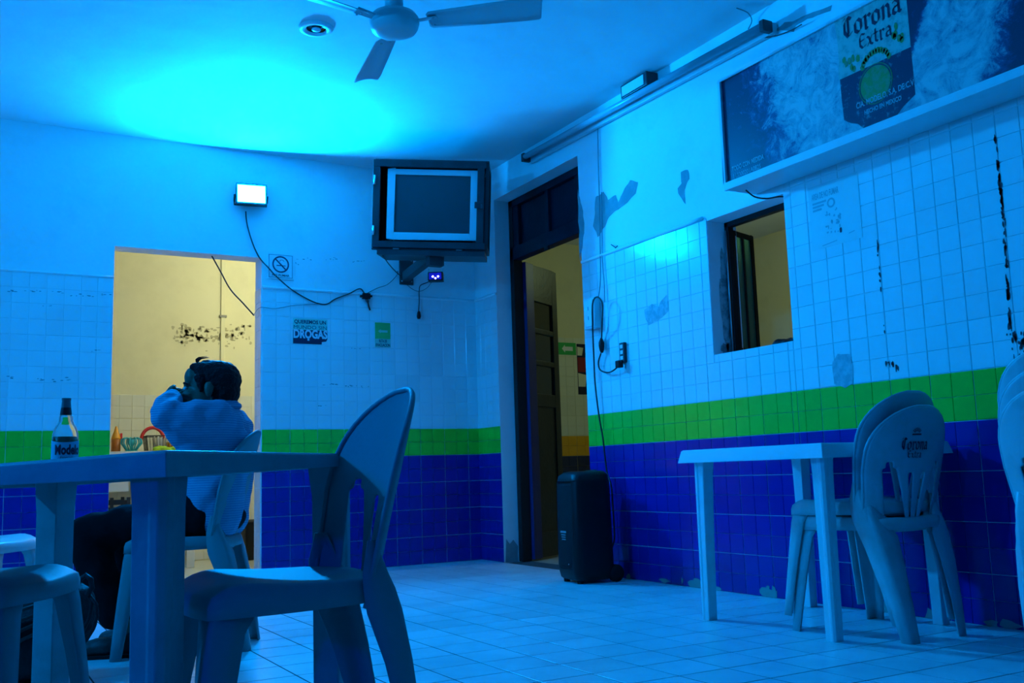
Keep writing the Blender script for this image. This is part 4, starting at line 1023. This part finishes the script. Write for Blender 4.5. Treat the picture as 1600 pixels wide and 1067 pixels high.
p = MB(); bx, by = (x0+x1)/2+.01, .170
blackletter(p, 'Corona', .094, bx, by+.008, zf+.001, .17); blackletter(p, 'Extra', .068, bx+.012, .098, zf+.001, .15); p.build('gothic_lettering', ink, bs)
p = MB(); text_mb(p, 'CIA. MODELO, S.A. DE C.V.', .036, x0+.085, -.155, zf+.0015, 'LEFT', .30, bold=.0008); text_mb(p, 'HECHO EN MEXICO', .028, x0+.125, -.195, zf+.0015, 'LEFT', .19, bold=.0008); p.build('company_lettering', M['ink_pale'], bs); p = MB()
q_ = sgn(1146, 267); text_mb(p, 'TODO CON MEDIDA', .034, -hw_+.05, -hh_+.085, zf+.0015, 'LEFT', .225, bold=.0012); text_mb(p, '113300201A0825', .032, -hw_+.055, -hh_+.046, zf+.0015, 'LEFT', .19, bold=.0008)
p.build('slogan_lettering', M['ink_pale'], bs)
cable('sign_cable', [(-.12,-3.20,2.026), (-.08,-3.22,1.99), (-.04,-3.26,1.975), (.0,-3.30,1.978), (.06,-3.31,1.982)], .004, M['black_cable'], 'black cable looping from under the beer sign into the hatch window')

# ---------------------------------------------------------------- electrics on the right wall
def rw(px, py, off=-.02): return RW(px, py, off)
bxo = empty('junction_box', tuple(RW(932, 490, -TT-.0004)), ON_RIGHT, 'pale plastic breaker box on the tiles right of the double door', 'junction box')
p = MB(); p.box(-.07, .05, -.10, .10, 0, .05); p.build('case', M['white_paint'], bxo, bevel=.008)
p = MB(); p.box(-.055, .038, -.085, .085, .05, .056); p.build('cover', M['white_paint'], bxo, bevel=.003)
for yy in (.03, -.03):
    p = MB(); p.box(-.02, -.008, yy-.012, yy+.012, .056, .062); p.build('switch', M['silver'], bxo)
ol = empty('power_outlet', tuple(RW(976, 553, -TT-.0004)), ON_RIGHT, 'dark grey outlet strip with a black plug on the tiles below the breaker box', 'outlet')
p = MB(); p.box(-.024, .024, -.055, .07, 0, .022); p.build('plate', M['steel_dark'], ol, bevel=.004)
for yy in (.045, .01, -.025):
    p = MB(); p.box(-.013, .013, yy-.011, yy+.011, .022, .024); p.build('socket_face', M['silver'], ol)
p = MB(); p.box(-.03, .012, -.085, -.04, .02, .055); p.build('plug', M['black'], ol, bevel=.006)
cable('drop_cable', [rw(934,197,-.012), rw(935,260,-.012), rw(937,330,-.012), rw(938,400,-.014), rw(938,440,-.02), rw(935,465,-.03)], .0035, M['white_cable'], 'pale cable dropping from the fluorescent fitting to the breaker box')
cable('twin_drop_cable', [rw(940,300,-.012), rw(941,400,-.014), rw(944,440,-.016), rw(945,472,-.02)], .0028, M['white_cable'], 'thinner pale cable beside the drop cable, right of it')
cable('speaker_lead', [rw(940,530,-.03), rw(941,500,-.075), rw(941,474,-.08), rw(933,464,-.08), rw(926,474,-.08), rw(926,510,-.07), rw(928,560,-.03), rw(930,600,-.03), rw(936,650,-.03), rw(942,685,-.03), rw(948,735,-.03), rw(955,760,-.05), rw(958,800,-.035), rw(960,840,-.035), rw(955,858,-.06)], .005, M['black_cable'], 'long black lead from the breaker box down to the loudspeaker')
p = MB(); q = rw(940, 540, -.03); p.lathe([(.008,-.045),(.014,-.03),(.018,-.005),(.018,.02),(.010,.04),(.005,.05)], 12, tuple(q)); tag(p.build('plug_coupling', M['black'], None, True), 'black plug coupling hanging in the lead below the breaker box', 'plug')
cable('outlet_lead', [rw(939,552,-.03), rw(935,566,-.03), rw(938,578,-.03), rw(950,582,-.03), rw(962,576,-.04), rw(971,563,-.05)], .005, M['black_cable'], 'short black lead curving from the coupling to the outlet strip')
p = MB(); q = rw(962, 387, -.012); p.tube([rw(955,382,-.012), q, rw(960,391,-.008)], .003, 6); p.tube([rw(965,384,-.01), q], .003, 6); tag(p.build('wall_hook', M['black_cable'], None, True), 'little bent wire hook in the cement ridge right of the double door', 'hook')
# ---------------------------------------------------------------- loudspeaker
sp = empty('loudspeaker', (-.262, -1.825, 0), (0, 0, math.radians(-6)), 'tall black portable loudspeaker on the floor beside the double door', 'loudspeaker')
def rrect(hx, hy, r_, n=5, cx=0, cy=0):
    out = []
    for k, (sx, sy) in enumerate(((1,1),(-1,1),(-1,-1),(1,-1))):
        for i in range(n+1):
            a = PI/2*k+PI/2*i/n; out.append((cx+sx*(hx-r_)+r_*math.cos(a), cy+sy*(hy-r_)+r_*math.sin(a)))
    return out
def loft(mb, rings, cap=True):
    n = len(rings[0]); m_ = len(rings)
    mb.add([v for r in rings for v in r], [(j*n+i, j*n+(i+1) % n, (j+1)*n+(i+1) % n, (j+1)*n+i) for j in range(m_-1) for i in range(n)]+([tuple(range(n-1,-1,-1)), tuple(range((m_-1)*n, m_*n))] if cap else []))
rings = []
for z, hx, hy, r_, cx in ((.018,.105,.118,.04,0),(.03,.118,.130,.045,0),(.07,.128,.138,.05,0),(.10,.130,.140,.05,0),(.58,.126,.135,.05,0),(.622,.120,.128,.055,.004),(.642,.100,.108,.055,.012),(.648,.075,.085,.05,.02)):
    rings.append([(x, y, z) for x, y in rrect(hx, hy, r_, 6, cx)])
p = MB(); loft(p, rings); p.build('cabinet', M['black'], sp, True)
p = MB(); g_ = []
for z, k in ((.095,.90),(.11,.96),(.33,1.0),(.56,.95),(.575,.90)):
    g_.append([(-.1335-.004*k+.022*(abs(t)**3), t*.112*k, z) for t in [i/8-1 for i in range(17)]])
n = 17; p.add([v for r in g_ for v in r], [(j*n+i, j*n+i+1, (j+1)*n+i+1, (j+1)*n+i) for j in range(4) for i in range(16)]); p.build('front_grille', M['grille'], sp, True, solid=.004)
p = MB(); p.box(-.1435, -.141, -.036, .034, .290, .302)
for k in range(3): p.box(-.1435, -.141, -.03, .025-.004*k, .276-.013*k, .282-.013*k)
p.build('badge_plate', M['bare'], sp)
p = MB()
for z in (.083, .590): p.tube([(-.131+.024*abs(t)**4, t*.118, z) for t in [i/8-1 for i in range(17)]], .004, 6)
p.build('seam_bead', M['rubber'], sp, True)
p = MB(); p.tube([(.06,-.08,.63),(.06,-.06,.643),(.06,.06,.643),(.06,.08,.63)], .010, 8); p.build('carry_handle', M['black'], sp, True)
for s in (-1, 1):
    p = MB(); p.lathe([(.012,-.02),(.044,-.02),(.05,-.012),(.05,.012),(.044,.02),(.012,.02)], 20, (.135, s*.115, .05), 'y'); p.build('wheel', M['rubber'], sp, True)
    p = MB(); p.box(.10, .14, s*.10-.008, s*.10+.008, .035, .09); p.build('wheel_bracket', M['black'], sp, bevel=.003)
    p = MB(); p.lathe([(.018,0),(.02,.019)], 12, (-.085, s*.085, 0)); p.build('foot', M['rubber'], sp)
p = MB(); p.lathe([(.0035, 0), (.002, .003)], 8, (-.139, -.05, .112), 'x'); p.build('indicator', M['ink_white'], sp)

# ---------------------------------------------------------------- beer bottle
bp_ = (-3.293, -4.02, .710-.03*.697/.98-.0035)
bt = empty('beer_bottle', bp_, (0, 0, 0), 'clear glass beer bottle with a pale label standing on the worn table', 'bottle')
prof = [(.001,.004),(.024,.0015),(.029,.003),(.0312,.009),(.0315,.085),(.0305,.098),(.027,.110),(.021,.121),(.0165,.130),(.0155,.140),(.0135,.146),(.0105,.172),(.0095,.181),(.0105,.183),(.0105,.188)]
inn = [(.0075,.188),(.0072,.172),(.010,.147),(.0125,.138),(.0135,.129),(.018,.119),(.0245,.108),(.0278,.097),(.0288,.085),(.0288,.012),(.022,.0065),(.001,.006)]
p = MB(); p.lathe(prof+inn, 32, caps=False); p.build('bottle_glass', M['glass'], bt, True)
p = MB(); p.lathe([(.001,.007),(.022,.0072),(.0284,.0125),(.0284,.0895),(.001,.0895)], 28, caps=False); p.build('beer', M['beer'], bt, True)
cam_a = math.atan2(CAM.y-bp_[1], CAM.x-bp_[0])
def cylp(u, z, r_): a = cam_a+u/r_; return (r_*math.cos(a), r_*math.sin(a), z)       # u metres to the right as seen from the room
p = MB(); p.grid(lambda a, b_: cylp(-.050+.10*a, .012+.071*b_-(.008*(1-(2*a-1)**2) if b_ > .99 else 0), .0321), 24, 4); p.build('label', M['label'], bt, True)
t_ = MB(); text_mb(t_, 'Modelo', .034, -.026, .045, 0, 'LEFT', .066, bold=.0012); t2_ = MB(); text_mb(t2_, 'Especial', .009, -.012, .034, 0, 'LEFT', .03, shear=.3)
p = MB()
for q in (t_, t2_): p.add([cylp(v[0], v[1], .0326) for v in q.v], q.f)
p.build('label_lettering', M['ink_navy'], bt)
p = MB(); p.lathe([(.0142,.1455),(.0120,.1640)], 24, caps=False); p.build('neck_band', M['foil_dark'], bt, True)
p = MB(); p.lathe([(.0120,.1642),(.0104,.182),(.0112,.1835),(.0112,.1885)], 24, caps=False); p.build('neck_foil', M['foil'], bt, True)

# ---------------------------------------------------------------- backpack
bc = at(50, 1010, 3.28); bg = empty('backpack', (bc.x, bc.y, 0), (0, 0, math.radians(-25)), 'black backpack on the floor under the worn table, half hidden by the left chair', 'bag')
p = MB()
ellipsoid(p, (0, 0, .17), (.185, .12, .165), 20); ellipsoid(p, (0, 0, .09), (.175, .115, .09), 20); ellipsoid(p, (-.02, -.09, .11), (.12, .055, .09), 16); ellipsoid(p, (.05, .02, .29), (.10, .07, .06), 16); ellipsoid(p, (.12, .0, .22), (.09, .08, .12), 16)
me = remeshed(p, .010, 3)
for v in me.vertices: 
    d = noise.noise(v.co*14)*.012; v.co += v.normal*d; v.co.z = max(.001, v.co.z)
link_mesh('sack', me, M['bag'], bg)
def wpt(px, py, d): return bg.matrix_world.inverted() @ at(px, py, d)
bpy.context.view_layer.update()
for nm, pts in (('carry_loop', [(118,925),(124,906),(134,899),(142,905),(144,918),(136,930)]), ('shoulder_strap', [(140,930),(151,945),(152,962),(146,982),(135,1000),(122,1014)]), ('side_strap', [(134,925),(144,940),(140,965),(130,985)])):
    P = [wpt(px, py, 3.2) for px, py in pts]; p = MB()
    p.tube(P, .009 if nm == 'carry_loop' else .006, 8); p.build(nm, M['bag'], bg, True)
for k in range(4):
    p = MB(); p.tube([(-.15+.01*k, -.14+.004*k, .10+.035*k), (-.03, -.152+.004*k, .14+.035*k), (.06, -.135, .18+.03*k)], .006, 6); p.build('compression_strap', M['wicker'], bg, True)

# ---------------------------------------------------------------- the seated man
man = empty('person', (-2.715, -2.625, 0), (0, 0, math.atan2(.39, -.92)), 'man in pale blue shirt and black trousers, seated side on, folded arms to his mouth', 'person')
body = MB()
E_ = ellipsoid
HX = .03                                     # the head is carried forward on the neck
def EH(mb, c, r, n=16): E_(mb, (c[0]+HX, c[1], c[2]), r, n)
EH(body, (-.130, 0, 1.058), (.098, .077, .086), 24); EH(body, (-.088, 0, .995), (.070, .062, .088), 20); EH(body, (-.070, 0, .950), (.052, .046, .036), 16)
EH(body, (-.052, 0, 1.078), (.036, .058, .045), 16); EH(body, (-.032, 0, 1.046), (.017, .050, .011), 14)
limb(body, [(HX-.022, 0, 1.038), (HX-.004, 0, 1.008), (HX+.006, 0, .992)], [.009, .012, .014]); EH(body, (-.012, .014, .990), (.012, .008, .008), 10); EH(body, (-.012, -.014, .990), (.012, .008, .008), 10)
EH(body, (-.020, 0, .967), (.013, .025, .006), 12); EH(body, (-.022, 0, .956), (.012, .022, .007), 12); EH(body, (-.030, 0, .930), (.018, .022, .018), 12)
for s in (-1, 1):
    EH(body, (-.128, s*.079, 1.020), (.019, .009, .033), 14); EH(body, (-.045, s*.045, 1.005), (.028, .018, .022), 12)
limb(body, [(-.122, 0, .985), (-.150, 0, .90)], [.056, .062])
# trunk, arms, legs
for b_ in (-.06, .06): limb(body, [(-.09, b_, .53), (-.12, b_, .68), (-.13, b_*1.1, .83), (-.13, b_*1.4, .89)], [.088, .078, .076, .05])
SH = [(-.130, .155, .895), (.040, .222, .912), (.045, .060, .990)]
limb(body, SH, [.052, .040, .027]); limb(body, [(x-.02, -y, z-.015) for x, y, z in SH], [.052, .040, .027])
for s in (-1, 1):
    limb(body, [(-.07, s*.09, .52), (.365, s*.11, .475), (.195, s*.12, .095)], [.082, .055, .034]); limb(body, [(.19, s*.12, .05), (.27, s*.125, .035), (.33, s*.125, .028)], [.035, .034, .026])
def hand(mb, mirror, dx, dz):
    f_ = lambda x, y, z: (x+dx, y*mirror, z+dz)
    limb(mb, [f_(.052, .055, .985), f_(.054, .02, .995)], [.024, .026]); E_(mb, f_(.054, .012, .998), (.017, .040, .036), 14)
    for i, (ln, zz) in enumerate(((.92, 1.026), (1.0, 1.008), (.95, .990), (.78, .973))):
        pts = [f_(.058, -.015, zz), f_(.062, -.015-.034*ln, zz+.002), f_(.046, -.018-.052*ln, zz), f_(.026, -.016-.040*ln, zz-.002)]
        limb(mb, pts, [.0098, .0090, .0082, .0068], 10)
    limb(mb, [f_(.048, .032, 1.016), f_(.044, .012, 1.030), f_(.046, -.012, 1.034)], [.013, .0105, .008], 10)
hand(body, 1, .010, .010); hand(body, -1, -.012, -.022)
me = remeshed(body, .0062, 2); bo = link_mesh('body', me, M['skin'], man)
for s in (-1, 1):
    p = MB(); EH(p, (-.027, s*.031, 1.031), (.010, .014, .008), 12); p.build('eye', M['ink_white'], man, True)
    p = MB(); EH(p, (-.0195, s*.031, 1.031), (.004, .006, .006), 10); p.build('iris', M['hair'], man, True)
    p = MB(); p.tube([(HX-.020, s*.012, 1.049), (HX-.022, s*.030, 1.053), (HX-.038, s*.052, 1.047)], [.004, .0055, .003], 6); p.build('eyebrow', M['hair'], man, True)
# hair
hr = MB(); EH(hr, (-.150, 0, 1.066), (.095, .084, .082), 24); EH(hr, (-.172, 0, 1.020), (.068, .076, .072), 20); EH(hr, (-.115, 0, 1.100), (.078, .072, .048), 20); EH(hr, (-.072, 0, 1.116), (.036, .056, .024), 14)
for s in (-1, 1): limb(hr, [(HX-.090, s*.068, 1.07), (HX-.098, s*.072, 1.02)], [.022, .012])
me = remeshed(hr, .006, 2)
for v in me.vertices: v.co += v.normal*(noise.noise(v.co*70)*.004+noise.noise(v.co*25)*.004)
ho = link_mesh('hair', me, M['hair'], man)
rs_ = random.Random(12); p = MB()
for k in range(7):
    y0 = -.03+.01*k; h_ = rs_.uniform(.7, 1.1)
    p.tube([(HX-.080, y0, 1.130), (HX-.068, y0, 1.140), (HX-.066, y0+.002, 1.146+.004*h_), (HX-.078, y0+.004, 1.153+.006*h_), (HX-.110, y0+.004, 1.154+.009*h_)], [.0034, .0026, .0020, .0014, .0004], 5)
p.build('hair_tuft', M['hair'], ho, True)
# shirt
st_ = MB()
for b_ in (-.075, .075): limb(st_, [(-.125, b_, .52), (-.13, b_, .60), (-.138, b_, .70), (-.140, b_, .80), (-.138, b_, .87)], [.115, .118, .116, .114, .095])
limb(st_, [(-.145, -.10, .885), (-.14, .10, .885)], [.070, .070]); limb(st_, [(-.15, 0, .88), (-.135, 0, .948)], [.085, .072])
SL = [(-.140, .150, .890), (-.05, .195, .895), (.040, .226, .910), (.047, .130, .958), (.046, .078, .985)]
limb(st_, SL, [.080, .072, .056, .050, .042]); limb(st_, [(x-.02, -y, z-.015) for x, y, z in SL], [.080, .072, .056, .050, .042])
limb(st_, [(-.13, .13, .84), (-.02, .17, .855)], [.085, .058]); limb(st_, [(.02, .20, .885), (-.05, .15, .79)], [.048, .06]); limb(st_, [(-.07, .09, .76), (-.06, .05, .66), (-.08, 0, .60)], [.08, .09, .10])
me = remeshed(st_, .0095, 3)
for v in me.vertices:
    c = v.co
    k = noise.noise(Vector((c.x*14+c.z*7, c.y*8, c.z*13)))*.011+noise.noise(Vector((c.x*30, c.y*20, c.z*34)))*.004+(noise.noise(c*70)*.0015)
    if c.x > -.1 and c.z > .83: k += .007*math.sin(c.x*75+c.z*40)*max(0, noise.noise(c*9)+.4)
    v.co += v.normal*k
sh = link_mesh('shirt', me, M['shirt'], man)
p = MB()
for k in range(2): p.tube([(-.132+.060*math.cos(a)-.012*k, .062*math.sin(a), .955-.010*k+.012*math.cos(a+PI)) for a in [2*PI*i/20 for i in range(21)]], .013, 8)
p.build('collar', M['shirt'], sh, True)
# trousers and shoes
tr_ = MB(); E_(tr_, (-.09, 0, .505), (.145, .175, .075), 18)
for s in (-1, 1): limb(tr_, [(-.07, s*.095, .515), (.15, s*.105, .495), (.355, s*.115, .465), (.30, s*.12, .33), (.235, s*.122, .165)], [.098, .086, .074, .072, .066])
me = remeshed(tr_, .010, 2)
for v in me.vertices:
    c = v.co; v.co += v.normal*(noise.noise(Vector((c.x*16, c.y*10, c.z*16)))*.010)
link_mesh('trousers', me, M['trouser'], man)
for s in (-1, 1):
    p = MB(); E_(p, (.185, s*.122, .052), (.062, .042, .050), 16); E_(p, (.275, s*.126, .040), (.075, .046, .036), 16); E_(p, (.320, s*.128, .036), (.046, .043, .032), 14)
    me = remeshed(p, .008, 2)
    for v in me.vertices: v.co.z = max(.008, v.co.z)
    so = link_mesh('shoe', me, M['shoe'], man)
    q = MB(); q.prism([(.225+x*1.15, s*.125+y) for x, y in rrect(.115, .046, .044, 6)], 0, .014); q.build('sole', M['rubber'], so, bevel=.003)

# ---------------------------------------------------------------- kitchen seen through the doorway
kc = empty('kitchen_table', (-3.0, 1.50, 0), (0,0,0), 'long cream kitchen counter table through the lit doorway', 'counter')
p = MB(); p.box(-1.4, 1.15, -.32, .38, .868, .902); p.build('top', M['counter'], kc, bevel=.004)
p = MB(); p.box(-1.36, .62, -.29, -.27, .60, .868); p.build('apron', M['counter'], kc)
for x in (-1.33, 1.08):
    for y in (-.28, .33): q = MB(); q.box(x-.03, x+.03, y-.03, y+.03, 0, .868); q.build('leg', M['counter'], kc, bevel=.003)
p = MB(); p.box(-1.30, .66, -.26, .34, .16, .18); p.build('lower_shelf', M['counter'], kc)
cr_ = empty('crate', (-2.56, 1.42, .181), (0,0,0), 'dark slatted plastic crate on the shelf under the kitchen counter', 'crate')
p = MB(); p.box(-.19, .19, -.15, .15, 0, .012)
p.build('base', M['wicker'], cr_)
for k in range(6):
    z = .03+k*.058
    for a in ((-.2,.2,-.16,-.148),(-.2,.2,.148,.16)): q = MB(); q.box(a[0], a[1], a[2], a[3], z, z+.034); q.build('slat', M['wicker'], cr_)
for x in (-.19, -.07, .07, .19):
    for y in (-.154, .154): q = MB(); q.box(x-.012, x+.012, y-.012, y+.012, 0, .375); q.build('post', M['wicker'], cr_)
for k in range(3):
    q = MB(); x = -.1+k*.1; which = ('left', 'middle', 'right')[k]; q.lathe([(.028,.0),(.03,.01),(.03,.13),(.012,.18),(.012,.25)], 14, (-2.56+x, 1.42, .194)); tag(q.build('empty_bottle', M['crock'], None, True), which+' one of the pale empty bottles in the dark crate under the kitchen counter', 'bottle', 'bottles in the kitchen crate')
sb = empty('sauce_bottle', (-2.445, 1.45, .902), (0,0,0), 'orange squeeze bottle of amber sauce on the kitchen counter by the door edge', 'bottle')
p = MB(); p.lathe([(.030,0),(.034,.005),(.034,.105)], 20); p.build('sauce', M['brown_sauce'], sb, True)
p = MB(); p.lathe([(.0345,.105),(.034,.115),(.028,.135),(.016,.165),(.010,.195),(.006,.205)], 20); p.build('nozzle_cap', M['orange'], sb, True)
p = MB(); p.box(.030, .046, -.01, .01, .10, .15); p.build('red_tab', M['red'], sb, bevel=.004)
nh = empty('napkin_holder', (-2.335, 1.42, .902), (0,0,0), 'teal crown shaped napkin holder standing beside the orange sauce bottle', 'napkin holder')
p = MB(); p.lathe([(.001,.0),(.052,.0),(.055,.006),(.050,.012),(.001,.012)], 24, caps=False); p.build('foot', M['teal'], nh, True)
for k in range(10):
    a = 2*PI*k/10; c_, s_ = math.cos(a), math.sin(a)
    q = MB(); q.tube([(r_*c_, r_*s_, z) for r_, z in ((.032,.008),(.055,.04),(.078,.07),(.074,.10),(.050,.112),(.022,.105))], .0055, 6); q.build('rib', M['teal'], nh, True)
q = MB(); E_(q, (0, 0, .080), (.030, .030, .036), 16); E_(q, (0, 0, .04), (.014, .014, .035), 12); q.build('centre_bulb', M['teal'], nh, True)
dr = empty('dish_basket', (-2.085, 1.46, .902), (0,0,0), 'dark wire dish basket full of crockery on the kitchen counter', 'basket')
BW_, BD_, BH_ = .145, .10, .125
p = MB(); p.tube([(-BW_,-BD_,BH_),(BW_,-BD_,BH_),(BW_,BD_,BH_),(-BW_,BD_,BH_),(-BW_,-BD_,BH_)], .004, 6); p.build('rim', M['wicker'], dr)
p = MB(); p.tube([(-BW_*.9,-BD_*.9,.006),(BW_*.9,-BD_*.9,.006),(BW_*.9,BD_*.9,.006),(-BW_*.9,BD_*.9,.006),(-BW_*.9,-BD_*.9,.006)], .004, 6); p.build('base_ring', M['wicker'], dr)
for k in range(13):
    x = -1+2*k/12
    for y in (-1, 1): q = MB(); q.tube([(x*BW_*.9, y*BD_*.9, .006), (x*BW_, y*BD_, BH_)], .0022, 5); q.build('wire', M['wicker'], dr)
for k in range(7):
    y = -1+2*k/6
    for x in (-1, 1): q = MB(); q.tube([(x*BW_*.9, y*BD_*.9, .006), (x*BW_, y*BD_, BH_)], .0022, 5); q.build('wire', M['wicker'], dr)
for k, (x, m_, r_, lab_) in enumerate(((-.085,'crock',.058,'tan side plate standing at the left of the dish basket'),(-.052,'ink_white',.060,'white side plate, second from the left in the dish basket'),(-.025,'ink_white',.056,'white side plate, third from the left in the dish basket'),(.0,'crock',.058,'cream side plate in the middle of the dish basket'),(.062,'crock_dark',.066,'brown plate standing tallest in the dish basket'),(.100,'crock',.052,'cream plate at the right end of the dish basket'))):
    q = MB(); q.lathe([(.001,.0),(r_*.6,.001),(r_,.010),(r_,.013),(r_*.6,.005),(.001,.004)], 22, (-2.085+x, 1.46+.012*(k % 2), .911+r_), 'x', caps=False); tag(q.build('plate', M[m_], None, True), lab_, 'plate', 'plates in the dish basket')
q = MB(); q.lathe([(.001,0),(.026,.0),(.030,.06),(.027,.06),(.023,.005),(.001,.005)], 18, (-2.045, 1.40, .915), caps=False); tag(q.build('cup', M['orange'], None, True), 'small orange cup in the dish basket among the plates', 'cup')
q = MB(); q.lathe([(.030,0),(.036,.02),(.034,.04),(.028,.045)], 18, (-2.0, 1.395, .912)); tag(q.build('bowl', M['crock_dark'], None, True), 'dark brown bowl at the front right of the dish basket', 'bowl')
q = MB(); q.tube([(-2.165+.085*math.cos(a), 1.50, 1.0+.098*math.sin(a)) for a in [PI*i/14 for i in range(15)]], .014, 8); tag(q.build('red_hoop', M['red'], None, True), 'red plastic hoop handle rising behind the dish basket', 'handle')
q = MB()
for k in range(9): E_(q, (-2.17+k*.027, 1.28+.008*math.sin(k*2), .918+.007*math.sin(k*1.3)), (.03, .035, .022), 12)
o = link_mesh('cloth', remeshed(q, .006, 2), M['lime'], None); tag(o, 'lime green cloth crumpled in front of the dish basket', 'cloth')
bn = empty('waste_bin', (-1.33, 1.62, 0), (0,0,0), 'narrow black bin on the kitchen floor just inside the right edge of the doorway', 'bin')
p = MB(); loft(p, [[(x, y, z) for x, y in rrect(hx, hy, .02, 4)] for z, hx, hy in ((0,.07,.09),(.30,.085,.11))]); p.build('bucket', M['black'], bn, True, bevel=.003)
p = MB(); loft(p, [[(x, y, z) for x, y in rrect(hx, hy, .02, 4)] for z, hx, hy in ((.30,.09,.115),(.315,.09,.115),(.325,.07,.095))]); p.build('lid', M['black'], bn, True)
cdn = empty('conduit', (-1.515, KY-.012, 0), (0,0,0), 'cream wiring conduit running down the yellow kitchen wall', 'conduit')
p = MB(); p.box(-.018, .018, -.006, .012, 1.41, CEIL); p.build('trunking', M['yellow_wall'], cdn, bevel=.003)
p = MB(); p.box(-.03, .03, -.012, .012, 2.095, 2.115); p.build('clip', M['crock_dark'], cdn)

# lamp holders of the rooms beyond and the stage lamp off frame
for nm, loc, lab_ in (('bulb_holder', (-.95, .60, 2.61), 'plain bulb holder hanging in the kitchen, out of view'), ('bulb_holder', (1.9, -.6, 2.61), 'plain bulb holder hanging in the passage, out of view')):
    r_ = empty(nm, loc, (0,0,0), lab_, 'lamp'); p = MB(); p.lathe([(.024,-.03),(.024,.02),(.008,.04),(.004,CEIL-loc[2])], 14); p.build('socket', M['white_paint'], r_, True)
f2 = empty('floodlight', (-5.93, -3.0, 2.45), (math.radians(6), 0, math.radians(90)), 'second floodlight on the left wall, out of view', 'floodlight')
p = MB(); p.box(-.104, .104, -.03, .03, -.078, .078); p.build('housing', M['steel_dark'], f2, bevel=.006)
sl_ = empty('stage_lamp', (-5.96, -5.6, 1.25), (0, 0, 0), 'small blue stage lamp on the left wall, out of view', 'lamp')
p = MB(); p.lathe([(.05,0),(.07,.05),(.09,.18),(.085,.19)], 20, (0,0,0), 'x', caps=False); p.build('can', M['black'], sl_, True)
p = MB(); p.box(-.04, .0, -.02, .02, -.03, .03); p.build('bracket', M['steel_dark'], sl_)
# parent matrices of children given in room space need no further care: every child is in its thing's own space
bpy.context.view_layer.update()
